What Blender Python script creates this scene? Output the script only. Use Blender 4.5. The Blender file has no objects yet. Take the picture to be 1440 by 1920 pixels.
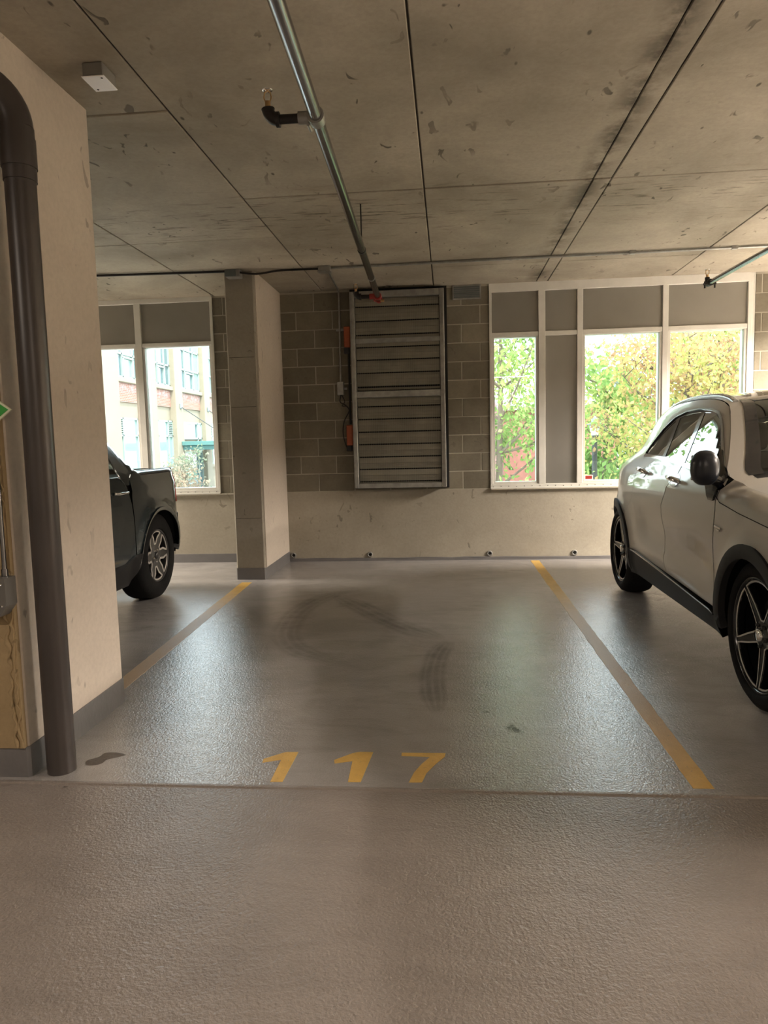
import bpy, bmesh, math, random
from mathutils import Vector, Matrix
from mathutils.geometry import delaunay_2d_cdt
random.seed(7)
PI = math.pi
SC = bpy.context.scene
COL = SC.collection

# ------------------------------------------------------------------ camera, sky, lights, exposure
cd = bpy.data.cameras.new('camera'); cam = bpy.data.objects.new('camera', cd); COL.objects.link(cam)
R_ = Vector((0.99568, 0.08949, -0.02463)); U_ = Vector((0.01547, 0.10169, 0.99470)); F_ = Vector((-0.09152, 0.99078, -0.09987))
cam.matrix_world = Matrix(((R_.x, U_.x, -F_.x, 0), (R_.y, U_.y, -F_.y, 0), (R_.z, U_.z, -F_.z, 1.358), (0, 0, 0, 1)))
cd.sensor_fit = 'VERTICAL'; cd.sensor_height = 36; cd.lens = 36 * 1331 / 1920
cd.clip_start = 0.05; cd.clip_end = 400
SC.camera = cam

SC.view_settings.view_transform = 'Standard'; SC.view_settings.look = 'None'
SC.view_settings.gamma = 1; SC.view_settings.use_curve_mapping = False
SC.view_settings.exposure = 0.8

wd = bpy.data.worlds.new('sky'); SC.world = wd; wd.use_nodes = True
nt = wd.node_tree; nt.nodes.clear()
wo = nt.nodes.new('ShaderNodeOutputWorld'); bg = nt.nodes.new('ShaderNodeBackground')
tc = nt.nodes.new('ShaderNodeTexCoord'); sx = nt.nodes.new('ShaderNodeSeparateXYZ'); rp = nt.nodes.new('ShaderNodeValToRGB')
rp.color_ramp.elements[0].position = 0.0; rp.color_ramp.elements[0].color = (0.93, 0.97, 1.0, 1)
rp.color_ramp.elements[1].position = 0.75; rp.color_ramp.elements[1].color = (0.60, 0.75, 0.95, 1)
nt.links.new(tc.outputs['Generated'], sx.inputs[0]); nt.links.new(sx.outputs['Z'], rp.inputs[0])
nt.links.new(rp.outputs[0], bg.inputs[0]); bg.inputs[1].default_value = 5.0
nt.links.new(bg.outputs[0], wo.inputs[0])

def light(kind, name, loc, rot, energy, color, sx_=1, sy_=1, spread=None):
    d = bpy.data.lights.new(name, kind); o = bpy.data.objects.new(name, d); COL.objects.link(o)
    o.location = loc; o.rotation_euler = rot; d.energy = energy; d.color = color
    if kind == 'AREA': d.shape = 'RECTANGLE'; d.size = sx_; d.size_y = sy_
    if kind == 'SUN': d.angle = math.radians(6)
    if spread: d.spread = spread
    return o
# soft hazy sun from behind the garage, over its roof
light('SUN', 'sun', (0, 0, 30), (math.radians(34), 0, math.radians(35)), 6.0, (1, .95, .86))
WARM = (1.0, .84, .70)
# the garage's ceiling strip lamps (all above, beside or behind the view)
light('AREA', 'strip_lamp_bay', (4.8, 6.3, 2.86), (0, 0, 0), 720, (1, .88, .76), .16, 1.3, 2.7)
light('AREA', 'strip_lamp_near_bay', (5.7, 3.2, 2.86), (0, 0, 0), 470, (1, .86, .74), .16, 1.3, 2.78)
light('AREA', 'strip_lamp_left_bay', (-5.9, 7.1, 2.86), (0, 0, 0), 280, (1, .88, .74), .16, 1.0, 2.6)
light('AREA', 'strip_lamp_aisle', (1.4, -2.1, 2.86), (0, 0, 0), 52, WARM, 1.0, .10)
light('AREA', 'strip_lamp_aisle_left', (-3.6, -0.6, 2.86), (0, 0, 0), 52, WARM, 1.3, .16)

# ------------------------------------------------------------------ node helpers and materials
def new_mat(name):
    m = bpy.data.materials.new(name); m.use_nodes = True
    n = m.node_tree
    return m, n, n.nodes['Principled BSDF']
def ND(n, t, **kw):
    o = n.nodes.new(t)
    for k, v in kw.items(): setattr(o, k, v)
    return o
def put(n, sock, v):
    if hasattr(v, 'is_linked'): n.links.new(v, sock)
    elif v is not None: sock.default_value = v
def math_(n, op, a, b=None, c=None, clamp=False):
    o = ND(n, 'ShaderNodeMath', operation=op, use_clamp=clamp)
    put(n, o.inputs[0], a); put(n, o.inputs[1], b); put(n, o.inputs[2], c)
    return o.outputs[0]
def mixc(n, f, a, b, blend='MIX'):
    o = ND(n, 'ShaderNodeMix', data_type='RGBA', blend_type=blend)
    put(n, o.inputs[0], f); put(n, o.inputs[6], a); put(n, o.inputs[7], b)
    return o.outputs[2]
def c4(c): return (c[0], c[1], c[2], 1)
def pos(n, scale=(1, 1, 1)):
    g = ND(n, 'ShaderNodeNewGeometry'); v = ND(n, 'ShaderNodeVectorMath', operation='MULTIPLY')
    n.links.new(g.outputs['Position'], v.inputs[0]); v.inputs[1].default_value = scale
    return v.outputs[0]
def noise(n, vec, scale, detail=3, rough=.55, dist=0):
    o = ND(n, 'ShaderNodeTexNoise'); n.links.new(vec, o.inputs['Vector'])
    o.inputs['Scale'].default_value = scale; o.inputs['Detail'].default_value = detail
    o.inputs['Roughness'].default_value = rough; o.inputs['Distortion'].default_value = dist
    return o.outputs['Fac']
def ramp(n, f, stops):
    o = ND(n, 'ShaderNodeValToRGB'); e = o.color_ramp.elements
    while len(e) < len(stops): e.new(.5)
    for q, (p, c) in zip(e, stops):
        q.position = p; q.color = c4(c) if hasattr(c, '__len__') else (c, c, c, 1)
    put(n, o.inputs[0], f)
    return o.outputs[0]
def bump(n, b, h, strength, dist=.01):
    o = ND(n, 'ShaderNodeBump'); o.inputs['Strength'].default_value = strength; o.inputs['Distance'].default_value = dist
    n.links.new(h, o.inputs['Height']); n.links.new(o.outputs[0], b.inputs['Normal'])
def plain(name, col, rough=.5, metal=0, coat=0, spec=None, var=0, vscale=8, bstr=0, bscale=40, emit=None):
    m, n, b = new_mat(name)
    b.inputs['Roughness'].default_value = rough; b.inputs['Metallic'].default_value = metal
    if coat: b.inputs['Coat Weight'].default_value = coat; b.inputs['Coat Roughness'].default_value = .04
    if spec is not None: b.inputs['Specular IOR Level'].default_value = spec
    p = pos(n)
    f = noise(n, p, vscale, 4)
    lo = [max(0, c * (1 - max(var, .03))) for c in col]; hi = [min(1, c * (1 + max(var, .03))) for c in col]
    n.links.new(ramp(n, f, [(.3, lo), (.7, hi)]), b.inputs['Base Color'])
    if bstr: bump(n, b, noise(n, p, bscale, 3), bstr)
    return m
def concrete(name, lo, hi, pits=.5, stretch=(1, 1, 1), rough=.85, objvar=.06, scale=1.1, stain=None):
    m, n, b = new_mat(name); b.inputs['Roughness'].default_value = rough; b.inputs['Specular IOR Level'].default_value = .25
    p = pos(n); ps = pos(n, stretch)
    col = ramp(n, noise(n, p, scale, 6, .6, .4), [(.3, lo), (.7, hi)])
    fine = noise(n, p, 38, 4, .7)
    col = mixc(n, math_(n, 'MULTIPLY', ramp(n, fine, [(.35, 1.0), (.6, 0.0)]), .16), col, c4([c * .55 for c in lo]))
    # dark little pits and trowel streaks, clustered
    cl = ramp(n, noise(n, p, 1.6, 2), [(.42, 0.0), (.62, 1.0)])
    pit = ramp(n, noise(n, ps, 13, 2, .5, .8), [(.665, 0.0), (.70, 1.0)])
    pm = math_(n, 'MULTIPLY', math_(n, 'MULTIPLY', pit, cl), pits)
    col = mixc(n, pm, col, c4([c * .38 for c in lo]))
    vo = ND(n, 'ShaderNodeTexVoronoi'); n.links.new(ps, vo.inputs['Vector']); vo.inputs['Scale'].default_value = 5
    dot = ramp(n, vo.outputs['Distance'], [(.035, 1.0), (.06, 0.0)])
    col = mixc(n, math_(n, 'MULTIPLY', dot, pits), col, c4([c * .35 for c in lo]))
    if stain: col = stain(n, p, col)
    oi = ND(n, 'ShaderNodeObjectInfo')
    k = math_(n, 'ADD', math_(n, 'MULTIPLY', oi.outputs['Random'], 2 * objvar), 1 - objvar)
    cb = ND(n, 'ShaderNodeCombineXYZ')
    for i in range(3): n.links.new(k, cb.inputs[i])
    n.links.new(mixc(n, 1.0, col, cb.outputs[0], 'MULTIPLY'), b.inputs['Base Color'])
    h = math_(n, 'SUBTRACT', math_(n, 'MULTIPLY', fine, .5), math_(n, 'ADD', pm, math_(n, 'MULTIPLY', dot, pits)))
    bump(n, b, h, .35, .006)
    return m
def ceiling_dirt(n, p, col):
    # black smudges along the narrow filler strip and round the cross joint
    s = ND(n, 'ShaderNodeSeparateXYZ'); n.links.new(p, s.inputs[0])
    d = math_(n, 'ABSOLUTE', math_(n, 'SUBTRACT', s.outputs[0], .955))
    m1 = math_(n, 'MULTIPLY', ramp(n, d, [(.0, 1.0), (.13, 0.0)]), ramp(n, noise(n, p, 3.2, 5, .7), [(.40, 0.0), (.58, 1.0)]))
    d2 = math_(n, 'ABSOLUTE', math_(n, 'SUBTRACT', s.outputs[1], 5.35))
    streak = noise(n, pos(n, (1.2, 7, 1)), 3.2, 5, .65)
    m2 = math_(n, 'MULTIPLY', ramp(n, d2, [(.0, 1.0), (.75, 0.0)]), ramp(n, streak, [(.56, 0.0), (.68, 1.0)]))
    m = math_(n, 'MULTIPLY', math_(n, 'MAXIMUM', m1, m2), .85, clamp=True)
    return mixc(n, m, col, (.07, .06, .045, 1))
M = {}
M['ceil'] = concrete('ceiling_concrete', (.27, .24, .19), (.47, .425, .345), .9, (1, .45, 1), stain=ceiling_dirt)
M['conc'] = concrete('wall_concrete', (.315, .285, .23), (.42, .385, .315), .55, (1, 1, .7))
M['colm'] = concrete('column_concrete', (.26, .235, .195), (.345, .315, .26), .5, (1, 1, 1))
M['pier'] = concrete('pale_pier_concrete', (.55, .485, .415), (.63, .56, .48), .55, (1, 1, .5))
M['tan'] = concrete('tan_weathered_concrete', (.28, .205, .11), (.42, .315, .18), .5, (1, 1, 1))
M['block'] = concrete('block_concrete', (.17, .15, .112), (.225, .205, .155), .25, (1, 1, 1), objvar=.14, scale=3)
M['mortar'] = plain('mortar', (.37, .345, .28), .95, var=.1)
M['joint'] = plain('joint_dark', (.055, .048, .038), .95)
M['base'] = plain('grey_base_paint', (.155, .15, .15), .38, var=.08, bstr=.15)
M['frame'] = plain('white_window_frame', (.66, .65, .60), .42, var=.05)
M['panel'] = plain('grey_metal_panel', (.30, .29, .265), .33, .55, var=.06, vscale=2)
M['galv'] = plain('galvanised_steel', (.34, .34, .32), .42, .75, var=.18, vscale=14)
M['slat'] = plain('aluminium_slat', (.23, .215, .17), .45, .35, var=.16, vscale=5)
M['steel'] = plain('bright_steel_pipe', (.27, .27, .28), .2, 1.0, var=.08)
M['black_iron'] = plain('black_iron', (.016, .014, .013), .5, .3)
M['pvc'] = plain('dark_drain_pipe', (.055, .047, .044), .34, var=.12, vscale=3)
M['pvc_white'] = plain('white_pvc_plate', (.88, .84, .82), .4)
M['red'] = plain('red_enamel', (.32, .03, .025), .4)
M['orange'] = plain('orange_actuator', (.34, .075, .025), .5)
M['brass'] = plain('brass', (.6, .40, .2), .3, 1)
M['box_grey'] = plain('grey_box_plastic', (.22, .215, .20), .45)
M['box_dark'] = plain('dark_grey_box', (.13, .125, .115), .42)
M['green'] = plain('green_sign_face', (.015, .30, .02), .4)
M['sign_edge'] = plain('sign_border', (.66, .68, .5), .5)
M['black'] = plain('black_plastic', (.012, .012, .013), .5)
M['dark'] = plain('dark_void', (.006, .006, .006), .9)
M['rubber'] = plain('tyre_rubber', (.009, .009, .009), .8, spec=.15, var=.2, bstr=.2, bscale=60)
M['rim_black'] = plain('gloss_black_rim', (.008, .008, .009), .18)
M['rim_silver'] = plain('machined_rim_edge', (.62, .60, .57), .3, .55)
M['rim_grey'] = plain('dark_grey_rim', (.07, .07, .07), .3, .5)
M['chrome'] = plain('chrome', (.85, .85, .85), .08, 1)
M['satin'] = plain('satin_alloy', (.55, .56, .57), .25, 1)
M['clad'] = plain('textured_black_cladding', (.017, .017, .018), .55, spec=.25, bstr=.1, bscale=300)
M['glossblk'] = plain('gloss_black', (.006, .007, .011), .1, coat=1)
M['mirror_black'] = plain('satin_blue_black', (.012, .015, .022), .32)
M['redlamp'] = plain('red_lamp_lens', (.50, .012, .02), .12, coat=1)
M['clearlamp'] = plain('clear_lamp_lens', (.75, .70, .70), .12, coat=1)
M['cloth'] = plain('dark_seat_cloth', (.02, .02, .022), .8)
M['vent'] = plain('bluish_grille', (.14, .16, .165), .4, .5)

def car_paint(name, col, metal, rough):
    m, n, b = new_mat(name)
    f = noise(n, pos(n), 900, 2)
    n.links.new(ramp(n, f, [(.35, [c * .9 for c in col]), (.65, [min(1, c * 1.1) for c in col])]), b.inputs['Base Color'])
    b.inputs['Metallic'].default_value = metal; b.inputs['Roughness'].default_value = rough
    b.inputs['Coat Weight'].default_value = .6; b.inputs['Coat Roughness'].default_value = .03
    return m
M['suv_paint'] = car_paint('beige_silver_paint', (.47, .45, .41), .12, .36)
M['truck_paint'] = car_paint('dark_grey_paint', (.045, .06, .068), .55, .26)

def glass(name, tint, refl, ior=1.5):
    m, n, b = new_mat(name); n.nodes.remove(b)
    out = n.nodes['Material Output']
    t = ND(n, 'ShaderNodeBsdfTransparent'); g = ND(n, 'ShaderNodeBsdfGlossy'); g.inputs['Roughness'].default_value = .01
    t.inputs[0].default_value = c4(tint); g.inputs[0].default_value = (.95, 1, .98, 1)
    fr = ND(n, 'ShaderNodeFresnel'); fr.inputs[0].default_value = ior
    fac = math_(n, 'ADD', math_(n, 'MULTIPLY', fr.outputs[0], 1.6), refl, clamp=True)
    mx = ND(n, 'ShaderNodeMixShader'); n.links.new(fac, mx.inputs[0]); n.links.new(t.outputs[0], mx.inputs[1]); n.links.new(g.outputs[0], mx.inputs[2])
    n.links.new(mx.outputs[0], out.inputs[0])
    return m
M['pane'] = glass('window_glass', (.93, .97, .94), .0)
M['tint'] = glass('tinted_car_glass', (.10, .115, .11), .03)
M['wshield'] = glass('windscreen_glass', (.52, .56, .53), .0)

def floor_mat(name, lo, hi, spec, r0, r1, bs):
    m, n, b = new_mat(name)
    p = pos(n)
    big = noise(n, p, .9, 6, .6, .6)
    col = ramp(n, big, [(.3, lo), (.7, hi)])
    scuff = noise(n, pos(n, (1, 2.6, 1)), 2.2, 6, .7, 1.0)
    col = mixc(n, math_(n, 'MULTIPLY', ramp(n, scuff, [(.46, 0.0), (.74, 1.0)]), .34), col, c4([c * .55 for c in lo]))
    grain = noise(n, p, 160, 2, .6)
    col = mixc(n, math_(n, 'MULTIPLY', ramp(n, grain, [(.3, 1.0), (.6, 0.0)]), .25), col, c4([c * .6 for c in lo]))
    n.links.new(col, b.inputs['Base Color'])
    n.links.new(ramp(n, big, [(.3, r0), (.7, r1)]), b.inputs['Roughness'])
    b.inputs['Specular IOR Level'].default_value = spec
    peel = noise(n, p, 125, 2, .5)
    peel2 = noise(n, p, 58, 2, .5)
    bump(n, b, math_(n, 'ADD', peel, math_(n, 'MULTIPLY', peel2, .9)), bs, .007)
    return m
M['floor_bay'] = floor_mat('coated_bay_floor', (.30, .285, .275), (.435, .418, .405), 1.0, .12, .21, .26)
M['floor_aisle'] = floor_mat('coated_aisle_floor', (.235, .205, .183), (.305, .27, .243), .7, .29, .29, .40)

def paint_line(name, wear):
    m, n, b = new_mat(name)
    p = pos(n)
    s = ND(n, 'ShaderNodeSeparateXYZ'); n.links.new(p, s.inputs[0])
    f = noise(n, p, 9, 5, .7)
    col = ramp(n, f, [(.35, (.60, .37, .09)), (.65, (.72, .47, .13))])
    # traffic has worn the middle of the long lines to a dusty tan
    d = math_(n, 'ABSOLUTE', math_(n, 'SUBTRACT', s.outputs[1], 4.5))
    w = math_(n, 'MULTIPLY', ramp(n, math_(n, 'MULTIPLY', d, .4), [(.35, 1.0), (.72, 0.0)]), wear)
    col = mixc(n, w, col, (.45, .33, .22, 1))
    chip = ramp(n, noise(n, p, 55, 4, .7), [(.62, 0.0), (.68, 1.0)])
    col = mixc(n, math_(n, 'MULTIPLY', chip, .5), col, (.22, .18, .14, 1))
    n.links.new(col, b.inputs['Base Color']); b.inputs['Roughness'].default_value = .45
    bump(n, b, noise(n, p, 130, 3), .25, .005)
    return m
M['line'] = paint_line('worn_yellow_line_paint', .85)
M['digit'] = paint_line('yellow_number_paint', 0)
def film(name, col, alpha, nscale, rough, lo=.42, hi=.58):
    m, n, b = new_mat(name)
    b.inputs['Base Color'].default_value = c4(col); b.inputs['Roughness'].default_value = rough
    f = ramp(n, noise(n, pos(n, (1, 1, 1)), nscale, 5, .65, .5), [(lo, .15), (hi, 1.0)])
    at = ND(n, 'ShaderNodeAttribute', attribute_name='fade'); f = math_(n, 'MULTIPLY', f, at.outputs['Fac'])
    n.links.new(math_(n, 'MULTIPLY', f, alpha), b.inputs['Alpha'])
    bump(n, b, noise(n, pos(n), 120, 3), .25, .005)
    return m
M['tyre_film'] = film('tyre_rubber_film', (.10, .095, .09), .42, 6, .3, .3, .75)
M['oil_film'] = film('oil_film', (.09, .075, .065), .5, 9, .3)
M['wet'] = film('wet_film', (.085, .07, .06), .95, 3, .2, .0, .1)

# ------------------------------------------------------------------ geometry helpers
ORG = {}
def place(o, parent, org):
    if parent is None: o.location = org; ORG[o] = Vector(org)
    else: o.parent = parent; o.location = Vector(org) - ORG[parent]; ORG[o] = Vector(org)
def tag(o, label=None, cat=None, group=None, kind=None):
    if label: o['label'] = label
    if cat: o['category'] = cat
    if group: o['group'] = group
    if kind: o['kind'] = kind
    return o
def thing(name, loc, label=None, cat=None, group=None, kind=None):
    o = bpy.data.objects.new(name, None); COL.objects.link(o); o.empty_display_size = .1
    place(o, None, loc); return tag(o, label, cat, group, kind)
class MB:
    def __init__(s): s.v = []; s.f = []; s.sm = []
    def add(s, vs, fs, smooth=False):
        k = len(s.v); s.v += [Vector(v) for v in vs]; s.f += [tuple(i + k for i in f) for f in fs]; s.sm += [smooth] * len(fs); return s
    def box(s, a, b, bev=0):
        x0, y0, z0 = [min(a[i], b[i]) for i in range(3)]; x1, y1, z1 = [max(a[i], b[i]) for i in range(3)]
        if not bev:
            vs = [(x0, y0, z0), (x1, y0, z0), (x1, y1, z0), (x0, y1, z0), (x0, y0, z1), (x1, y0, z1), (x1, y1, z1), (x0, y1, z1)]
            return s.add(vs, [(0, 3, 2, 1), (4, 5, 6, 7), (0, 1, 5, 4), (1, 2, 6, 5), (2, 3, 7, 6), (3, 0, 4, 7)])
        bm = bmesh.new(); bmesh.ops.create_cube(bm, size=1)
        for v in bm.verts: v.co = Vector(((x0 + x1) / 2 + v.co.x * (x1 - x0), (y0 + y1) / 2 + v.co.y * (y1 - y0), (z0 + z1) / 2 + v.co.z * (z1 - z0)))
        bmesh.ops.bevel(bm, geom=bm.edges[:], offset=bev, segments=1, affect='EDGES')
        return s.bm(bm)
    def bm(s, bm, smooth=False, mtx=None):
        bm.verts.index_update()
        vs = [(mtx @ v.co) if mtx else v.co.copy() for v in bm.verts]; fs = [[v.index for v in f.verts] for f in bm.faces]
        bm.free(); return s.add(vs, fs, smooth)
    def tube(s, pts, r, n=12, cap=True):
        pts = [Vector(p) for p in pts]; rs = r if hasattr(r, '__len__') else [r] * len(pts)
        t0 = (pts[1] - pts[0]).normalized(); up = Vector((0, 0, 1)) if abs(t0.z) < .9 else Vector((1, 0, 0))
        a = t0.cross(up).normalized(); vs = []; fs = []
        for i, p in enumerate(pts):
            t = (pts[min(i + 1, len(pts) - 1)] - pts[max(i - 1, 0)]).normalized()
            a = (a - t * a.dot(t)).normalized(); b = t.cross(a)
            for k in range(n):
                w = 2 * PI * k / n; vs.append(p + (a * math.cos(w) + b * math.sin(w)) * rs[i])
        for i in range(len(pts) - 1):
            for k in range(n):
                fs.append((i * n + k, i * n + (k + 1) % n, (i + 1) * n + (k + 1) % n, (i + 1) * n + k))
        s.add(vs, fs, True)
        if cap:
            m = len(pts) - 1
            s.add([vs[k] for k in range(n)], [tuple(range(n - 1, -1, -1))]); s.add([vs[m * n + k] for k in range(n)], [tuple(range(n))])
        return s
    def lathe(s, prof, c, axis='X', n=40, flip=1):
        # prof: list of (radius, offset along axis)
        vs = []; fs = []; c = Vector(c)
        for r, d in prof:
            for k in range(n):
                w = 2 * PI * k / n; ca, sa = r * math.cos(w), r * math.sin(w)
                vs.append(c + (Vector((d * flip, ca, sa)) if axis == 'X' else Vector((ca, d * flip, sa)) if axis == 'Y' else Vector((ca, sa, d * flip))))
        for i in range(len(prof) - 1):
            for k in range(n): fs.append((i * n + k, i * n + (k + 1) % n, (i + 1) * n + (k + 1) % n, (i + 1) * n + k))
        return s.add(vs, fs, True)
    def prism(s, poly, z0, z1):
        n = len(poly)
        vs = [(x, y, z0) for x, y in poly] + [(x, y, z1) for x, y in poly]
        fs = [tuple(range(n - 1, -1, -1)), tuple(range(n, 2 * n))] + [(i, (i + 1) % n, n + (i + 1) % n, n + i) for i in range(n)]
        return s.add(vs, fs)
    def build(s, name, mat, parent=None, org=None, sharp=True):
        me = bpy.data.meshes.new(name)
        if org is None: org = ORG[parent] if parent else (0, 0, 0)
        org = Vector(org)
        me.from_pydata([v - org for v in s.v], [], s.f); me.polygons.foreach_set('use_smooth', s.sm)
        if isinstance(mat, str): mat = M[mat]
        me.materials.append(mat); me.update()
        bm = bmesh.new(); bm.from_mesh(me); bmesh.ops.recalc_face_normals(bm, faces=bm.faces) ; bm.to_mesh(me); bm.free()
        o = bpy.data.objects.new(name, me); COL.objects.link(o)
        place(o, parent, org)
        return o
def box(name, a, b, mat, parent=None, bev=0, org=None): return MB().box(a, b, bev).build(name, mat, parent, org)
def tube(name, pts, r, mat, parent=None, n=12): return MB().tube(pts, r, n).build(name, mat, parent)
def inst(src, parent, loc, scale=None):
    c = src.copy(); COL.objects.link(c); c.parent = parent; c.location = Vector(loc) - (ORG[parent] if parent else Vector((0, 0, 0)))
    if scale: c.scale = scale
    return c
def lerp(a, b, t): return a + (b - a) * t
def interp(x, xs, ys):
    # monotone cubic
    if x <= xs[0]: return ys[0]
    if x >= xs[-1]: return ys[-1]
    n = len(xs); i = max(k for k in range(n - 1) if xs[k] <= x)
    d = [(ys[k + 1] - ys[k]) / (xs[k + 1] - xs[k]) for k in range(n - 1)]
    def sl(k):
        if k == 0: return d[0]
        if k == n - 1: return d[-1]
        return 0 if d[k - 1] * d[k] <= 0 else 2 * d[k - 1] * d[k] / (d[k - 1] + d[k])
    h = xs[i + 1] - xs[i]; t = (x - xs[i]) / h
    return (2*t**3 - 3*t*t + 1)*ys[i] + (t**3 - 2*t*t + t)*h*sl(i) + (-2*t**3 + 3*t*t)*ys[i+1] + (t**3 - t*t)*h*sl(i+1)
def sstep(a, b, x):
    t = min(1, max(0, (x - a) / (b - a))); return t * t * (3 - 2 * t)
def smooth_path(pts, k=6):
    out = []; P = [Vector(p) for p in pts]
    for i in range(len(P) - 1):
        p0, p1, p2, p3 = P[max(i - 1, 0)], P[i], P[i + 1], P[min(i + 2, len(P) - 1)]
        for j in range(k):
            t = j / k
            out.append(.5 * ((2 * p1) + (p2 - p0) * t + (2 * p0 - 5 * p1 + 4 * p2 - p3) * t * t + (3 * p1 - p0 - 3 * p2 + p3) * t ** 3))
    return out + [P[-1]]

# ------------------------------------------------------------------ the room
YW, HC = 7.954, 3.018
# floor: bay slab, and the aisle slab a hair lower beyond a rolled edge
fl = MB().box((-7.2, 2.66, -.2), (7.2, YW + .15, 0)).build('floor', 'floor_bay'); tag(fl, kind='structure')
ai = MB(); pr = [(-3.6, -.2), (2.66, -.2), (2.66, -.0002), (2.652, .0016), (2.642, .0014), (2.634, -.003), (-3.6, -.003)]
n_ = len(pr); ai.add([(-7.2, y, z) for y, z in pr] + [(7.2, y, z) for y, z in pr], [tuple(range(n_)), tuple(range(2 * n_ - 1, n_ - 1, -1))] + [(i, n_ + i, n_ + (i + 1) % n_, (i + 1) % n_) for i in range(n_)])
o = ai.build('aisle_slab', 'floor_aisle', fl, org=(0, 0, 0))

# ceiling: slab with formwork panels, joints recessed
ce = box('ceiling', (-7.2, -3.6, HC + .012), (7.2, YW + .15, HC + .2), 'joint'); tag(ce, kind='structure')
cols = [(-7.2, -5.04, (1.2, 3.61, 5.83)), (-5.04, -3.82, (1.2, 3.61, 5.83)), (-3.82, -2.59, (1.2, 3.61, 5.83)), (-2.59, -1.365, (1.2, 3.61, 5.83)),
        (-1.365, -.134, (.04, 2.48, 4.92)), (-.134, .967, (.04, 2.48, 4.92, 7.09)), (.967, 1.085, (.04, 2.48, 4.92)), (1.085, 2.375, (.04, 2.48, 4.92, 7.09)),
        (2.375, 3.6, (.04, 2.48, 4.92, 7.09)), (3.6, 4.82, (.04, 2.48, 4.92)), (4.82, 7.2, (.04, 2.48, 4.92))]
for x0, x1, ys in cols:
    ys = [-3.6] + list(ys) + [YW + .15]
    for y0, y1 in zip(ys, ys[1:]):
        g = .0045 if x0 != .967 else .003
        dz = random.uniform(-.003, .003)
        box('panel', (x0 + g, y0 + (.0075 if y0 == 4.92 else .003), HC + dz), (x1 - g, y1 - (.0065 if y1 == 4.92 else .003), HC + .014), 'ceil', ce, .004)
# far wall: concrete upstand, block infill beside the louver, mortar behind the blocks
wb = box('wall_back', (-7.2, YW, 0), (7.2, YW + .16, .80), 'conc'); tag(wb, kind='structure')
def blocks(x0, x1, shift, skip=None, rows=11):
    box('mortar_bed', (x0, YW + .0025, .80), (x1, YW + .15, HC + .01), 'mortar', wb)
    for r in range(rows + 1):
        z0 = .806 + r * .2; z1 = min(z0 + .190, HC - .001)
        if z1 - z0 < .02: continue
        e = [x0]; x = shift + (.2032 if r % 2 else 0) - .4064 * 20
        while x < x1 - .01:
            if x > x0 + .01: e.append(x)
            x += .4064
        e.append(x1)
        for a, b in zip(e, e[1:]):
            if b - a < .03: continue
            if skip and a > skip[0] and b < skip[1] and z0 > skip[2]: continue
            q = .005
            box('block', (a + (q if a > x0 else 0), YW - random.uniform(-.001, .0015), z0), (b - (q if b < x1 else 0), YW + .05, z1), 'block', wb, .003)
blocks(-1.85, .462, -1.463, skip=(-.98, -.1, .85))
blocks(-2.612, -2.13, -2.50)
blocks(3.235, 7.2, 3.30)
blocks(-7.2, -6.602, -6.9)
# recessed sealant and dirt line where the wall meets the slab
b_ = MB().box((-1.84, YW - .012, 0), (7.2, YW, .028)); pts = []
for i in range(60): pts.append((-1.84 + i * .155, YW - .006 + random.uniform(-.003, .003), .03 + random.uniform(-.004, .004)))
b_.tube(pts, .007, 6); tag(b_.build('baseboard_back', 'base'), kind='structure')
tag(box('baseboard_left_bay', (-7.2, YW - .008, 0), (-2.141, YW, .10), 'base', bev=.002), kind='structure')
# side and rear walls of the garage (out of view, they close the room)
for nm, a, b in (('wall_left', (-7.35, -3.6, 0), (-7.2, YW + .15, HC + .02)), ('wall_right', (7.2, -3.6, 0), (7.35, YW + .15, HC + .02)), ('wall_front', (-7.2, -3.75, 0), (7.2, -3.6, HC + .02))):
    tag(box(nm, a, b, 'conc'), kind='structure')

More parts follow.
